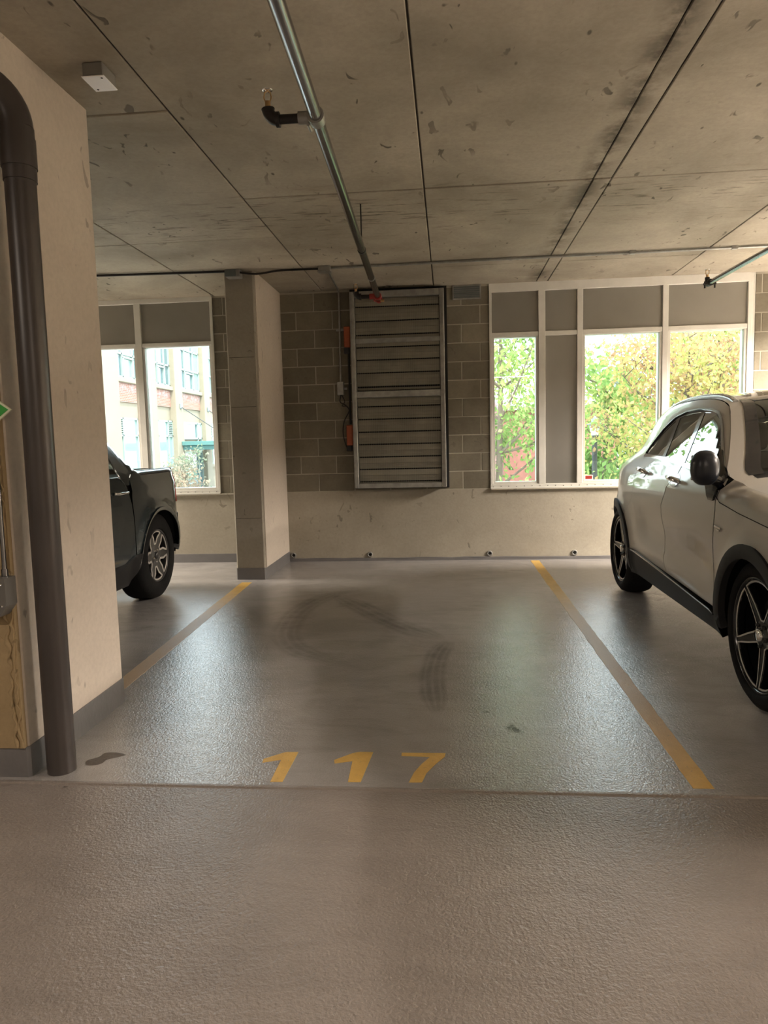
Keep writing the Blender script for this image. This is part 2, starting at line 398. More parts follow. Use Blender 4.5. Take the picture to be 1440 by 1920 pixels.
# ------------------------------------------------------------------ windows
def window(name, x0, x1, spans, zb, zt_glass, zp0, zp1, left_trim):
    """spans: (kind, x0, x1) ; kind 'glass' or 'panel' for the lower light"""
    w = thing(name, (x0, YW, zb), kind='structure')
    yf, yb = YW - .012, YW + .13
    f = MB()
    f.box((x0, yf, .80), (x1, yb, .845), .003)                           # sill rail
    f.box((x0, yf - .02, .795), (x1, yf, .812), .003)                    # sill nosing
    f.box((x0, yf, zp1), (x1, yb, HC), .003)                             # head
    f.build('frame', 'frame', w)
    xs = [x0] + [s[1] for s in spans[1:]]
    prev = x0
    for i, (k, a, b) in enumerate(spans):
        m = MB().box((prev, yf, .845), (a, yb, zp1), .003); m.build('mullion', 'frame', w); prev = b
        t = MB().box((a, yf + .004, zt_glass + .012), (b, yb, zp0 - .001), .003); t.build('transom', 'frame', w)
        box('spandrel_panel', (a - .004, yf + .03, zp0 - .004), (b + .004, yf + .045, zp1 + .004), 'panel', w, .003)
        if k == 'glass':
            s = MB(); q = .026
            s.box((a, yf + .012, .845), (b, yb - .02, .845 + q), .002); s.box((a, yf + .012, zt_glass - q + .03), (b, yb - .02, zt_glass + .014), .002)
            s.box((a, yf + .012, .845 + q), (a + q, yb - .02, zt_glass - q + .03), .002); s.box((b - q, yf + .012, .845 + q), (b, yb - .02, zt_glass - q + .03), .002)
            s.build('sash', 'frame', w)
            box('pane', (a + q - .004, yf + .06, .84 + q), (b - q + .004, yf + .066, zt_glass + .006 - q + .03), 'pane', w)
        else:
            box('metal_panel', (a - .004, yf + .03, .835), (b + .004, yf + .045, zt_glass + .03), 'panel', w, .003)
    m = MB().box((prev, yf, .845), (x1, yb, zp1), .003); m.build('mullion', 'frame', w)
    sc = MB(); x = x0 + .03
    while x < x1 - .02:
        sc.lathe([(.001, -.004), (.004, -.003), (.006, 0)], (x, yf, .822 + random.uniform(-.003, .003)), 'Y', 8); x += .085
    sc.build('screws', 'box_grey', w)['kind'] = 'stuff'
    return w
window('window_1', -6.6, -2.612, [('glass', -6.10, -5.30), ('glass', -5.225, -4.42), ('glass', -4.34, -3.527), ('glass', -3.452, -2.645)], .80, 2.47, 2.525, 2.965, True)
window('window_2', .462, 3.19, [('glass', .49, .989), ('panel', 1.062, 1.399), ('glass', 1.46, 2.289), ('glass', 2.349, 3.156)], .80, 2.435, 2.495, 2.925, False)
tag(MB().box((3.19, YW - .004, .80), (3.213, YW + .13, HC), .003).box((3.216, YW + .004, .80), (3.235, YW + .13, HC), .003).build('trim_1', 'frame'), kind='structure')
tag(MB().box((.462, YW - .034, .783), (3.235, YW + .01, .797), .003).build('trim_2', 'conc'), kind='structure')
tag(MB().box((-7.2, YW - .03, .783), (-2.13, YW + .01, .799), .003).build('trim_3', 'conc'), kind='structure')

# ------------------------------------------------------------------ piers
def pier(name, poly, mat, label, basez, extra=None):
    c = thing(name, (poly[0][0], poly[0][1], 0), kind='structure')
    MB().prism(poly, 0, HC + .005).build('shaft', mat, c)
    cx = sum(p[0] for p in poly) / len(poly); cy = sum(p[1] for p in poly) / len(poly)
    q = .006
    pb = [(x + (q if x > cx else -q), y + (q if y > cy else -q)) for x, y in poly]
    MB().prism(pb, 0, basez).build('painted_base', 'base', c)
    return c
ch = .012
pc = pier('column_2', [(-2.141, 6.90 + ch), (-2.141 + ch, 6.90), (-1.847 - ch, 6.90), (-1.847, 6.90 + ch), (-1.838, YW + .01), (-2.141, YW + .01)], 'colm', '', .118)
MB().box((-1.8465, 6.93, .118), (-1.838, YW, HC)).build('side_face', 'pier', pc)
for z in (.62, 1.72, 2.2): MB().box((-2.12, 6.8985, z), (-1.87, 6.901, z + .004)).build('form_joint', 'joint', pc)
pp = pier('column_1', [(-2.30, 2.69), (-1.768, 2.69), (-1.756, 2.702), (-1.756, 3.545), (-1.77, 3.56), (-2.30, 3.56)], 'pier', '', .13)
MB().box((-2.298, 2.672, .13), (-1.762, 2.70, HC)).build('weathered_face', 'tan', pp)
# ragged mortar bead down the tan face
bead = MB()
for k, (bx, rr) in enumerate(((-1.793, .009), (-1.772, .005))):
    pts = []; rs = []; z = .135
    while z < 2.9:
        pts.append((bx + random.uniform(-.009, .009), 2.671 + random.uniform(-.002, .002), z)); rs.append(rr * random.uniform(.3, 1.5)); z += .026
    bead.tube(pts, rs, 7)
bead.build('mortar_bead', 'tan', pp)

# ------------------------------------------------------------------ floor markings
def ragged_line(name, pts_l, pts_r, label, mat='line', cat='line', group=None, amp=.003):
    m = MB(); n = 70; vs = []; fs = []
    for i in range(n + 1):
        t = i / n
        a = Vector(pts_l[0]).lerp(Vector(pts_l[1]), t); b = Vector(pts_r[0]).lerp(Vector(pts_r[1]), t)
        j = random.uniform(-amp, amp); k = random.uniform(-amp, amp)
        vs += [(a.x + j, a.y, .0012), (b.x + k, b.y, .0012), (a.x + j - .001, a.y, 0), (b.x + k + .001, b.y, 0)]
        if i: 
            q = 4 * i; p_ = q - 4
            fs += [(p_, p_ + 1, q + 1, q), (p_ + 2, p_, q, q + 2), (p_ + 1, p_ + 3, q + 3, q + 1)]
    m.add(vs, fs); m.add([vs[0], vs[1], vs[3], vs[2]], [(0, 1, 2, 3)]); m.add(vs[-4:], [(0, 1, 3, 2)])
    o = m.build(name, mat, org=(pts_l[0][0], pts_l[0][1], 0)); return tag(o, label, cat, group)
ragged_line('parking_line', ((.888, 7.87), (.917, 2.70)), ((.981, 7.87), (.998, 2.70)), 'worn yellow bay line on the floor between the empty bay and the beige silver suv', group='yellow bay lines')
ragged_line('parking_line', ((-2.052, 6.75), (-1.93, 3.56)), ((-1.951, 6.75), (-1.832, 3.56)), 'yellow bay line on the floor between the near pier and the column, beside the pickup', group='yellow bay lines')
num = thing('stall_number', (-.43, 2.82, 0), 'yellow painted number 117 on the floor at the mouth of the empty bay', 'number')
for d in ([(-.813, 2.855), (-.817, 2.889), (-.748, 2.945), (-.696, 2.962), (-.662, 2.962), (-.686, 2.688), (-.736, 2.686), (-.746, 2.878)],
          [(-.501, 2.858), (-.508, 2.89), (-.439, 2.958), (-.41, 2.973), (-.348, 2.973), (-.37, 2.698), (-.421, 2.696), (-.428, 2.883)],
          [(-.222, 2.94), (-.223, 2.971), (-.032, 2.975), (-.035, 2.94), (-.074, 2.866), (-.109, 2.785), (-.125, 2.705), (-.177, 2.703), (-.16, 2.79), (-.133, 2.864), (-.098, 2.936)]):
    if d[0][0] < -.7: d = [(-.813, 2.855), (-.817, 2.889), (-.748, 2.950), (-.73, 2.961), (-.679, 2.962), (-.686, 2.688), (-.736, 2.686), (-.738, 2.885)]
    MB().prism(d, 0, .0012).build('digit', 'digit', num)

def fade(o, vals):
    a = o.data.attributes.new('fade', 'FLOAT', 'POINT'); a.data.foreach_set('value', vals)
def ribbon(name, pts, w, label, mat, cat, z=.0008, group=None):
    P = smooth_path([(x, y, z) for x, y in pts], 8); vs = []; fs = []; fv = []; NW = 12
    for i, p in enumerate(P):
        t = (P[min(i + 1, len(P) - 1)] - P[max(i - 1, 0)]).normalized(); nrm = Vector((-t.y, t.x, 0))
        e = i / (len(P) - 1); ww = w * min(1, .25 + 4 * e, .25 + 4 * (1 - e))
        ef = min(1, 5 * e, 5 * (1 - e))
        for k in range(NW + 1):
            q = k / NW; vs.append(p + nrm * ww * (q - .5)); fv.append(ef * min(1, 5 * q, 5 * (1 - q)) * (1, .45)[k % 3 == 0])
        if i:
            for k in range(NW): a = (NW + 1) * (i - 1) + k; fs.append((a, a + 1, a + NW + 2, a + NW + 1))
    o = MB().add(vs, fs).build(name, mat, org=(pts[0][0], pts[0][1], 0)); fade(o, fv); return tag(o, label, cat, group)
def blob(name, pts, label, mat, cat, z=.0008):
    P = smooth_path([(x, y, z) for x, y in pts + pts[:1]], 5)[:-1]
    c = sum(P, Vector()) / len(P)
    n = len(P); k_ = .93 if mat == 'wet' else .45; vs = [c] + [c.lerp(p, k_) for p in P] + P
    o = MB().add(vs, [(0, 1 + i, 1 + (i + 1) % n) for i in range(n)] + [(1 + i, 1 + n + i, 1 + n + (i + 1) % n, 1 + (i + 1) % n) for i in range(n)]).build(name, mat, org=(c.x, c.y, 0)); fade(o, [1] * (n + 1) + [0] * n); return tag(o, label, cat)
ribbon('tyre_mark', [(-.75, 6.40), (-1.058, 6.161), (-1.214, 5.598), (-1.198, 4.981), (-1.076, 4.599), (-.895, 4.375), (-.536, 4.104)], .24, 'dark curved tyre scuff bending like a hook in the left of the empty bay', 'tyre_film', 'tyre mark')
ribbon('tyre_mark', [(-1.02, 6.15), (-.781, 5.769), (-.53, 5.345), (-.279, 4.981), (-.05, 4.75)], .26, 'straight tyre scuff crossing the empty bay diagonally toward the suv side', 'tyre_film', 'tyre mark', .0011)
ribbon('tyre_mark', [(-.009, 4.724), (-.089, 4.384), (-.111, 3.911), (-.074, 3.395)], .17, 'short faint curved tyre scuff in the middle of the bay behind the digit 7', 'tyre_film', 'tyre mark')
def roundblob(x, y, a, b): return [(x + a * math.cos(t) * random.uniform(.8, 1.2), y + b * math.sin(t) * random.uniform(.8, 1.2)) for t in [k * PI / 5 for k in range(10)]]
blob('oil_stain', roundblob(.295, 3.26, .06, .075), 'largest dark oil stain, on the glossy floor left of the worn yellow line', 'oil_film', 'stain')
blob('oil_stain', roundblob(.163, 3.45, .028, .018), 'small dark oil spot just beyond and left of the largest oil stain', 'oil_film', 'stain')
blob('oil_stain', roundblob(.234, 3.097, .022, .016), 'small dark oil spot on the near side of the largest oil stain', 'oil_film', 'stain')
blob('wet_patch', [(-1.583, 2.809), (-1.594, 2.845), (-1.557, 2.885), (-1.55, 2.924), (-1.504, 2.931), (-1.453, 2.917), (-1.448, 2.898), (-1.504, 2.858), (-1.511, 2.821), (-1.535, 2.8), (-1.569, 2.798)], 'dark shoe-shaped wet patch on the floor beside the drain pipe', 'wet', 'stain')
blob('dirt_spot', roundblob(-1.562, 2.615, .012, .01), 'tiny dark dirt fleck on the floor in front of the drain pipe foot', 'oil_film', 'stain', -.0018)

# ------------------------------------------------------------------ drain pipe
dp = thing('drain_pipe', (-1.655, 2.755, 0), 'dark grey vertical drain pipe with elbow standing in front of the near pier', 'pipe')
tube('riser', [(-1.655, 2.755, 0), (-1.650, 2.755, 2.60)], .058, 'pvc', dp, 28)
col_ = MB()
for z0, z1, r in ((2.40, 2.45, .062), (2.45, 2.56, .066), (2.56, 2.60, .063)): col_.tube([(-1.650, 2.755, z0), (-1.650, 2.755, z1)], r, 28)
col_.build('coupling', 'pvc', dp)
dx, dy = -.80, -.60; R0 = .17; arc = []
for k in range(13):
    a = k / 12 * PI / 2; h = R0 * (1 - math.cos(a)); arc.append((-1.650 + dx * h, 2.755 + dy * h, 2.60 + R0 * math.sin(a)))
el = MB().tube(arc, .061, 28); el.build('elbow', 'pvc', dp)
e = Vector(arc[-1]); hv = Vector((dx, dy, 0))
MB().tube([e - hv * .01, e + hv * .10], .070, 28).build('coupling', 'pvc', dp)
tube('horizontal_run', [e + hv * .1, e + hv * .7], .057, 'pvc', dp, 28)

# ------------------------------------------------------------------ ceiling and pier boxes
jb = thing('junction_box', (-1.505, 3.19, HC), 'small ceiling junction box with white cover plate, beside the near pier', 'junction box')
box('housing', (-1.555, 3.125, 2.962), (-1.462, 3.25, HC), 'box_grey', jb, .004)
box('cover_plate', (-1.560, 3.12, 2.957), (-1.457, 3.255, 2.962), 'pvc_white', jb, .002)
for a, b in ((-1.475, 3.14), (-1.54, 3.235)): MB().lathe([(.001, -.002), (.004, -.002), (.006, .001)], (a, b, 2.957), 'Z', 8).build('screw', 'black', jb)
eb = thing('electrical_box', (-1.80, 2.66, .80), 'dark grey electrical box with a slanted lower end on the tan pier face', 'electrical box')
MB().add([(x, y, z) for y in (2.60, 2.672) for x, z in ((-1.90, .70), (-1.778, .70), (-1.743, .745), (-1.743, .855), (-1.90, .855))], [(0, 1, 2, 3, 4), (9, 8, 7, 6, 5)] + [(i, (i + 1) % 5, 5 + (i + 1) % 5, 5 + i) for i in range(5)]).build('housing', 'box_dark', eb)
for z in (.745, .83): MB().lathe([(.001, -.004), (.005, -.003), (.006, 0)], (-1.762, 2.60, z), 'Y', 8).build('screw', 'chrome', eb)
cdn = thing('conduit', (-1.775, 2.655, .86), 'thin vertical steel conduit rising from the dark electrical box', 'conduit')
tube('tube', [(-1.775, 2.655, .855), (-1.775, 2.655, 1.44)], .0095, 'steel', cdn, 10)
MB().tube([(-1.775, 2.655, .855), (-1.775, 2.655, .885)], .014, 10).build('fitting', 'steel', cdn); MB().tube([(-1.775, 2.655, 1.42), (-1.775, 2.655, 1.45)], .013, 10).build('fitting', 'steel', cdn)
sg = thing('sign', (-1.86, 2.65, 1.51), 'green pointed sign with pale border at the left edge, on the near pier', 'sign')
hexo = [(-1.697, 1.515), (-1.765, 1.565), (-1.97, 1.565), (-2.04, 1.515), (-1.97, 1.463), (-1.765, 1.463)]
hexi = [(-1.708, 1.515), (-1.768, 1.556), (-1.967, 1.556), (-2.027, 1.515), (-1.967, 1.472), (-1.768, 1.472)]
def yprism(poly, y0, y1): return MB().add([(x, y0, z) for x, z in poly] + [(x, y1, z) for x, z in poly], [tuple(range(len(poly))), tuple(range(2 * len(poly) - 1, len(poly) - 1, -1))] + [(i, (i + 1) % len(poly), len(poly) + (i + 1) % len(poly), len(poly) + i) for i in range(len(poly))])
yprism(hexo, 2.655, 2.664).build('border', 'sign_edge', sg); yprism(hexi, 2.653, 2.656).build('face', 'green', sg)
MB().box((-1.95, 2.664, 1.50), (-1.80, 2.675, 1.53)).build('bracket', 'box_dark', sg)

# ------------------------------------------------------------------ sprinkler pipes
def sprinkler_head(mb_parent, p, up=1):
    x, y, z = p
    m = MB().tube([(x, y, z), (x, y, z + .025)], .012, 10)
    for s in (-1, 1): m.tube([(x + s * .008, y, z + .02), (x + s * .016, y, z + .04), (x + s * .012, y, z + .06), (x, y, z + .068)], .003, 6)
    m.build('sprinkler_frame', 'brass', mb_parent)
    MB().lathe([(.001, .0), (.020, -.002), (.024, 0), (.001, .004)], (x, y, z + .07), 'Z', 14).build('deflector', 'chrome', mb_parent)
def elbow_up(mbx, c, r, R, dirx):
    pts = []
    for k in range(8):
        a = k / 7 * PI / 2; pts.append((c[0] + dirx * R * math.sin(a), c[1], c[2] + R * (1 - math.cos(a))))
    return mbx.tube(pts, [r * 1.15] + [r] * 6 + [r * 1.1], 14)
sp = thing('sprinkler_pipe', (-.5, 1.9, 2.69), 'long bright steel sprinkler pipe along the ceiling ending at the louver', 'pipe')
mz = 2.705; A = Vector((-.452, .6, mz)); B = Vector((-.640, 6.9, mz))
def onmain(y): t = (y - A.y) / (B.y - A.y); return A.lerp(B, t)
tube('pipe', [A, B], .027, 'steel', sp, 22)
q = onmain(6.02); MB().tube([q - Vector((0, .012, 0)), q + Vector((0, .012, 0))], .030, 22).build('ring', 'galv', sp)
for yb_, big in ((3.07, 1), (6.78, 0)):
    q = onmain(yb_)
    cl = MB().tube([q - Vector((0, .028, 0)), q + Vector((0, .028, 0))], .036, 22)
    cl.tube([q, q + Vector((-.075, 0, 0))], .026, 16)
    for dz in (-.04, .04): cl.tube([q + Vector((-.03, -.03, dz)), q + Vector((-.03, .03, dz))], .007, 8)
    cl.build('clamp', 'galv' if big else 'red', sp)
    x1 = q.x - .17
    MB().tube([q + Vector((-.06, 0, 0)), (x1, q.y, q.z)], .019, 14).build('branch', 'black_iron', sp)
    eb_ = MB(); elbow_up(eb_, (x1 + .012, q.y, q.z), .026, .045, -1); eb_.tube([(x1 + .015, q.y, q.z), (x1 - .0, q.y, q.z)], .031, 14); eb_.build('elbow', 'black_iron', sp)
    sprinkler_head(sp, (x1 - .033, q.y, q.z + .05))
q = onmain(6.9); MB().tube([q, q + Vector((0, .05, 0))], .035, 18).build('end_cap', 'red', sp)
MB().tube([q + Vector((.02, .0, -.02)), q + Vector((.055, 0, -.02))], .013, 10).build('drain_plug', 'brass', sp)
q = onmain(5.15)
MB().tube([(q.x, q.y, q.z + .02), (q.x, q.y, HC)], .005, 8).tube([q + Vector((0, -.012, 0)), q + Vector((0, .012, 0))], .030, 18).build('hanger_rod', 'black_iron', sp)
sr = thing('sprinkler_pipe', (2.36, 6.6, 2.76), 'short bright steel sprinkler pipe end with upright head, above the right window', 'pipe')
A2 = Vector((2.53, 4.4, 2.755)); B2 = Vector((2.46, 7.10, 2.755))
tube('pipe', [A2, B2], .022, 'steel', sr, 20)
cl = MB().tube([B2 - Vector((0, .05, 0)), B2 + Vector((0, .01, 0))], .032, 18)
for s in (-1, 1): cl.tube([B2 + Vector((s * .045, -.03, -.05)), B2 + Vector((s * .045, -.03, .012))], .008, 8)
cl.box(B2 + Vector((-.055, -.045, -.02)), B2 + Vector((.055, -.015, -.002)))
cl.tube([B2 + Vector((-.02, -.02, .01)), B2 + Vector((-.02, -.02, .05))], .022, 12)
cl.build('clamp', 'black_iron', sr)
sprinkler_head(sr, (B2.x - .02, B2.y - .02, B2.z + .05))

# ------------------------------------------------------------------ conduits, boxes and grille at the far end
cz = 3.0005
cc = thing('conduit', (0, 6.8, cz), 'long thin steel conduit running across the ceiling in front of the far wall', 'conduit')
tube('tube', [(-1.09, 6.87, cz), (.9, 6.83, cz), (5.6, 6.80, cz)], .0115, 'galv', cc, 10)
for x in (1.69, 2.58):
    MB().box((x - .025, 6.80, cz - .014), (x + .025, 6.84, HC)).build('clip', 'galv', cc)
cl_ = thing('conduit', (-2.5, 6.74, cz), 'dark conduit across the left bay ceiling ending at the column box', 'conduit')
tube('tube', [(-5.2, 6.62, cz - .002), (-2.05, 6.80, cz - .002)], .0115, 'black_iron', cl_, 10)
cf = thing('cable', (-1.6, 6.85, cz), 'sagging flexible black cable on the ceiling between the two grey boxes', 'cable')
tube('sheath', smooth_path([(-1.95, 6.80, 2.985), (-1.8, 6.85, 2.975), (-1.6, 6.87, 3.0), (-1.4, 6.88, 3.004), (-1.19, 6.87, 3.0)], 5), .010, 'black_iron', cf, 8)
b1 = thing('junction_box', (-2.01, 6.85, 2.98), 'grey junction box at the top front of the column', 'junction box')
box('housing', (-2.09, 6.79, 2.945), (-1.95, 6.90, HC), 'box_grey', b1, .004); box('cover_plate', (-2.093, 6.786, 2.95), (-1.985, 6.79, 3.012), 'vent', b1, .001)
b2 = thing('junction_box', (-1.14, 6.87, 2.99), 'grey ceiling junction box left of the sprinkler pipe end', 'junction box')
box('housing', (-1.20, 6.82, 2.968), (-1.085, 6.92, HC), 'box_grey', b2, .004); box('cover_plate', (-1.204, 6.815, 2.963), (-1.081, 6.925, 2.968), 'galv', b2, .001)
cw = thing('conduit', (-1.17, 7.93, 2.0), 'pale conduit dropping from the ceiling box down the block wall left of the louver', 'conduit')
tube('tube', [(-1.13, 6.92, 3.0), (-1.14, 7.2, 3.0), (-1.165, 7.86, 2.995)] + [(-1.17 , 7.93 - .04 * math.cos(k / 5 * PI / 2), 2.955 + .04 * math.sin((1 - k / 5) * PI / 2)) for k in range(1, 6)] + [(-1.18, 7.93, 2.02)], .011, 'galv', cw, 10)
MB().box((-1.215, 7.925, 2.575), (-1.10, 7.95, 2.595), .002).build('strap', 'galv', cw)
b3 = thing('junction_box', (-1.18, 7.93, 1.94), 'small pale switch box at the foot of the wall conduit', 'junction box')
box('housing', (-1.218, 7.895, 1.875), (-1.145, YW, 2.02), 'galv', b3, .004)
MB().tube([(-1.145, 7.925, 1.945), (-1.11, 7.925, 1.945)], .015, 10).build('connector', 'galv', b3)
gr = thing('transfer_grille', (.22, 7.94, 2.93), 'small bluish metal vent plate at the top of the block wall right of the louver', 'vent')
MB().box((.068, 7.940, 2.862), (.378, YW, HC - .002), .004).build('frame', 'galv', gr)
for k in range(6): MB().box((.085, 7.932, 2.878 + k * .021), (.362, 7.942, 2.894 + k * .021)).build('slat', 'vent', gr)

# ------------------------------------------------------------------ louver damper
lv = thing('louver_damper', (-.53, 7.83, .83), 'tall grey aluminium louver damper mounted on the block wall', 'louver')
LX0, LX1, LZ0, LZ1, LY = -1.045, -.023, .835, 2.972, 7.825
fm = MB()
fm.box((LX0, LY, LZ0), (LX0 + .05, YW, LZ1), .004); fm.box((LX1 - .05, LY, LZ0), (LX1, YW, LZ1), .004)
fm.box((LX0 + .05, LY, LZ1 - .07), (LX1 - .05, YW, LZ1), .004); fm.box((LX0 + .05, LY, LZ0), (LX1 - .05, YW, LZ0 + .055), .004)
fm.box((LX0 + .012, LY - .012, LZ0 + .012), (LX0 + .022, LY, LZ1 - .012)); fm.box((LX1 - .022, LY - .012, LZ0 + .012), (LX1 - .010, LY, LZ1 - .012))
fm.build('frame', 'galv', lv)
MB().box((LX1 - .009, LY - .014, LZ0 + .02), (LX1 - .003, LY + .002, 1.85)).build('bright_edge', 'satin', lv)
MB().box((LX0 + .05, LY + .002, 1.832), (LX1 - .05, YW, 1.902), .004).build('cross_rail', 'galv', lv)
MB().box((LX0 + .05, LY + .014, 2.42), (LX1 - .05, LY + .03, 2.47), .003).build('cross_rail', 'galv', lv)
MB().box((LX0 - .01, YW - .012, LZ0 - .012), (LX1 + .03, YW - .002, HC)).build('back_sheet', 'dark', lv)
zs = [LZ0 + .05, .908, 1.045, 1.18, 1.32, 1.456, 1.596, 1.734, 1.836]; zs2 = [1.898, 1.95, 2.098, 2.239, 2.375, 2.507, 2.655, 2.808, 2.905]
sl_list = list(zip(zs, zs[1:])) + [(1.905, 1.945)] + list(zip(zs2[1:], zs2[2:]))
for z0, z1 in sl_list:
    m = MB(); h = (z1 - z0); g = .007
    prof = [(0.030, z0 + g), (.026, z0 + h * .25), (.030, z0 + h * .27), (.026, z0 + h * .5), (.020, z0 + h * .52), (.022, z0 + h * .75), (.028, z1 - g), (.038, z1 - g), (.038, z0 + g)]
    n = len(prof)
    m.add([(LX0 + .056, LY + y, z) for y, z in prof] + [(LX1 - .056, LY + y, z) for y, z in prof], [tuple(range(n)), tuple(range(2 * n - 1, n - 1, -1))] + [(i, (i + 1) % n, n + (i + 1) % n, n + i) for i in range(n)])
    m.build('slat', 'slat', lv)
ms = MB()   # fine bird mesh behind the frame rails, over the blades
for k in range(46): x = LX0 + .06 + k * (LX1 - LX0 - .12) / 45; ms.box((x - .0006, LY + .010, LZ0 + .05), (x + .0006, LY + .0112, LZ1 - .07))
tag(ms.build('bird_mesh', 'galv', lv), kind='stuff')
for zc in (2.50, 1.43):
    ac = MB().box((LX0 - .075, 7.84, zc - .115), (LX0 - .004, 7.92, zc + .11), .008).build('actuator', 'orange', lv)
    MB().box((LX0 - .08, 7.85, zc - .18), (LX0 - .02, 7.91, zc - .115), .006).build('actuator_clamp', 'black', ac)
MB().tube([(LX0 - .03, 7.88, 2.33), (LX0 - .032, 7.88, 1.55)], .012, 8).build('linkage_rod', 'black_iron', lv)
wr = thing('cable', (-1.17, 7.92, 1.6), 'thin black actuator cable looping from the switch box beside the louver', 'cable')
tube('sheath', smooth_path([(-1.18, 7.91, 1.875), (-1.19, 7.91, 1.80), (-1.13, 7.90, 1.76), (-1.09, 7.89, 1.70), (-1.15, 7.90, 1.58), (-1.165, 7.90, 1.44), (-1.13, 7.90, 1.30), (-1.08, 7.885, 1.25)], 6), .006, 'black', wr, 8)
tube('loop', smooth_path([(-1.17, 7.91, 1.875), (-1.14, 7.91, 1.80), (-1.17, 7.905, 1.755), (-1.125, 7.90, 1.75)], 6), .005, 'black', wr, 8)

# weep holes along the foot of the wall
wl = ['dark weep hole at the foot of the far wall, in the corner by the column', 'dark weep hole at the foot of the far wall, under the louver', 'dark weep hole at the foot of the far wall, just left of the yellow line', 'dark weep hole at the foot of the far wall, nearest the suv rear wheel']
for x, lb in zip((-1.79, -.905, .444, 1.377), wl):
    w_ = thing('weep_hole', (x, YW, .075), lb, 'drain hole', 'weep holes in the far wall')
    MB().lathe([(.030, .0), (.033, -.010), (.022, -.014), (.017, -.008), (.012, 0), (.001, .001)], (x, YW, .072), 'Y', 18).build('rim', 'box_grey', w_)
    MB().lathe([(.001, -.0085), (.016, -.0085), (.017, -.004)], (x, YW, .072), 'Y', 14).build('hole', 'dark', w_)
st = thing('window_sticker', (1.535, YW + .04, .90), 'small red and white sticker in the lower corner of the wide window', 'sticker')
MB().box((1.492, YW + .0425, .876), (1.582, YW + .0475, .925)).build('backing', 'pvc_white', st); MB().box((1.50, YW + .0415, .883), (1.574, YW + .0426, .918)).build('print', 'red', st)

# ------------------------------------------------------------------ outdoors
def leaf_mat(name, stops):
    m, n, b = new_mat(name); n.nodes.remove(b); out = n.nodes['Material Output']
    g = ND(n, 'ShaderNodeNewGeometry'); f = noise(n, pos(n), .75, 3)
    k = math_(n, 'ADD', math_(n, 'MULTIPLY', g.outputs['Random Per Island'], .45), math_(n, 'SUBTRACT', math_(n, 'MULTIPLY', f, 1.7), .55), clamp=True)
    col = ramp(n, k, stops)
    d = ND(n, 'ShaderNodeBsdfDiffuse'); t = ND(n, 'ShaderNodeBsdfTranslucent'); n.links.new(col, d.inputs[0]); n.links.new(col, t.inputs[0])
    mx = ND(n, 'ShaderNodeMixShader'); mx.inputs[0].default_value = .4
    n.links.new(d.outputs[0], mx.inputs[1]); n.links.new(t.outputs[0], mx.inputs[2]); n.links.new(mx.outputs[0], out.inputs[0])
    return m
M['leaf_green'] = leaf_mat('green_leaves', [(.1, (0.130, 0.221, 0.065)), (.45, (0.221, 0.325, 0.098)), (.7, (0.312, 0.403, 0.130)), (.92, (0.429, 0.429, 0.169))])
M['leaf_autumn'] = leaf_mat('autumn_leaves', [(.0, (0.213, 0.315, 0.090)), (.16, (0.350, 0.407, 0.129)), (.36, (0.472, 0.451, 0.147)), (.56, (0.498, 0.376, 0.154)), (.80, (0.442, 0.258, 0.154))])
M['leaf_yellow'] = leaf_mat('yellow_green_leaves', [(.1, (0.223, 0.328, 0.091)), (.4, (0.361, 0.432, 0.140)), (.7, (0.473, 0.453, 0.156)), (.95, (0.476, 0.340, 0.150))])
M['leaf_dark'] = leaf_mat('dark_green_leaves', [(.1, (.05, .09, .04)), (.6, (.10, .16, .06)), (.95, (.17, .21, .09))])
M['leaf_pale'] = leaf_mat('pale_shrub_leaves', [(.1, (.16, .21, .14)), (.5, (.30, .28, .20)), (.8, (.40, .28, .20))])
M['bark'] = plain('bark', (.16, .12, .09), .9, var=.2)
M['grass'] = plain('grass_ground', (.16, .22, .09), .95, var=.3, vscale=2)
M['asphalt'] = plain('asphalt', (.34, .34, .33), .9, var=.1)
M['render'] = plain('beige_render', (.27, .225, .165), .85, var=.04, vscale=1)
M['teal'] = plain('teal_paint', (.09, .20, .19), .5)
M['pale_green'] = plain('pale_green_frame', (.28, .34, .31), .5)
M['far_glass'] = plain('far_window_glass', (.22, .31, .29), .08, spec=.8)
M['far_glass_dark'] = plain('dark_window_glass', (.10, .15, .16), .08, spec=.8)
M['redbrick_far'] = plain('red_brick_far', (.28, .11, .09), .9, var=.12, vscale=6)
M['roof_pink'] = plain('weathered_roof', (.32, .235, .23), .9, var=.1)
M['grey_wall'] = plain('grey_house_wall', (.36, .38, .40), .9)
M['grey_roof'] = plain('grey_house_roof', (.22, .24, .26), .9)
M['lamp_black'] = plain('lamp_post_black', (.05, .05, .055), .5)
M['frost'] = plain('frosted_lantern', (.7, .7, .68), .4)
M['teal_reflection_glass'] = glass('teal_reflection_glass', (.45, .80, .74), .06)
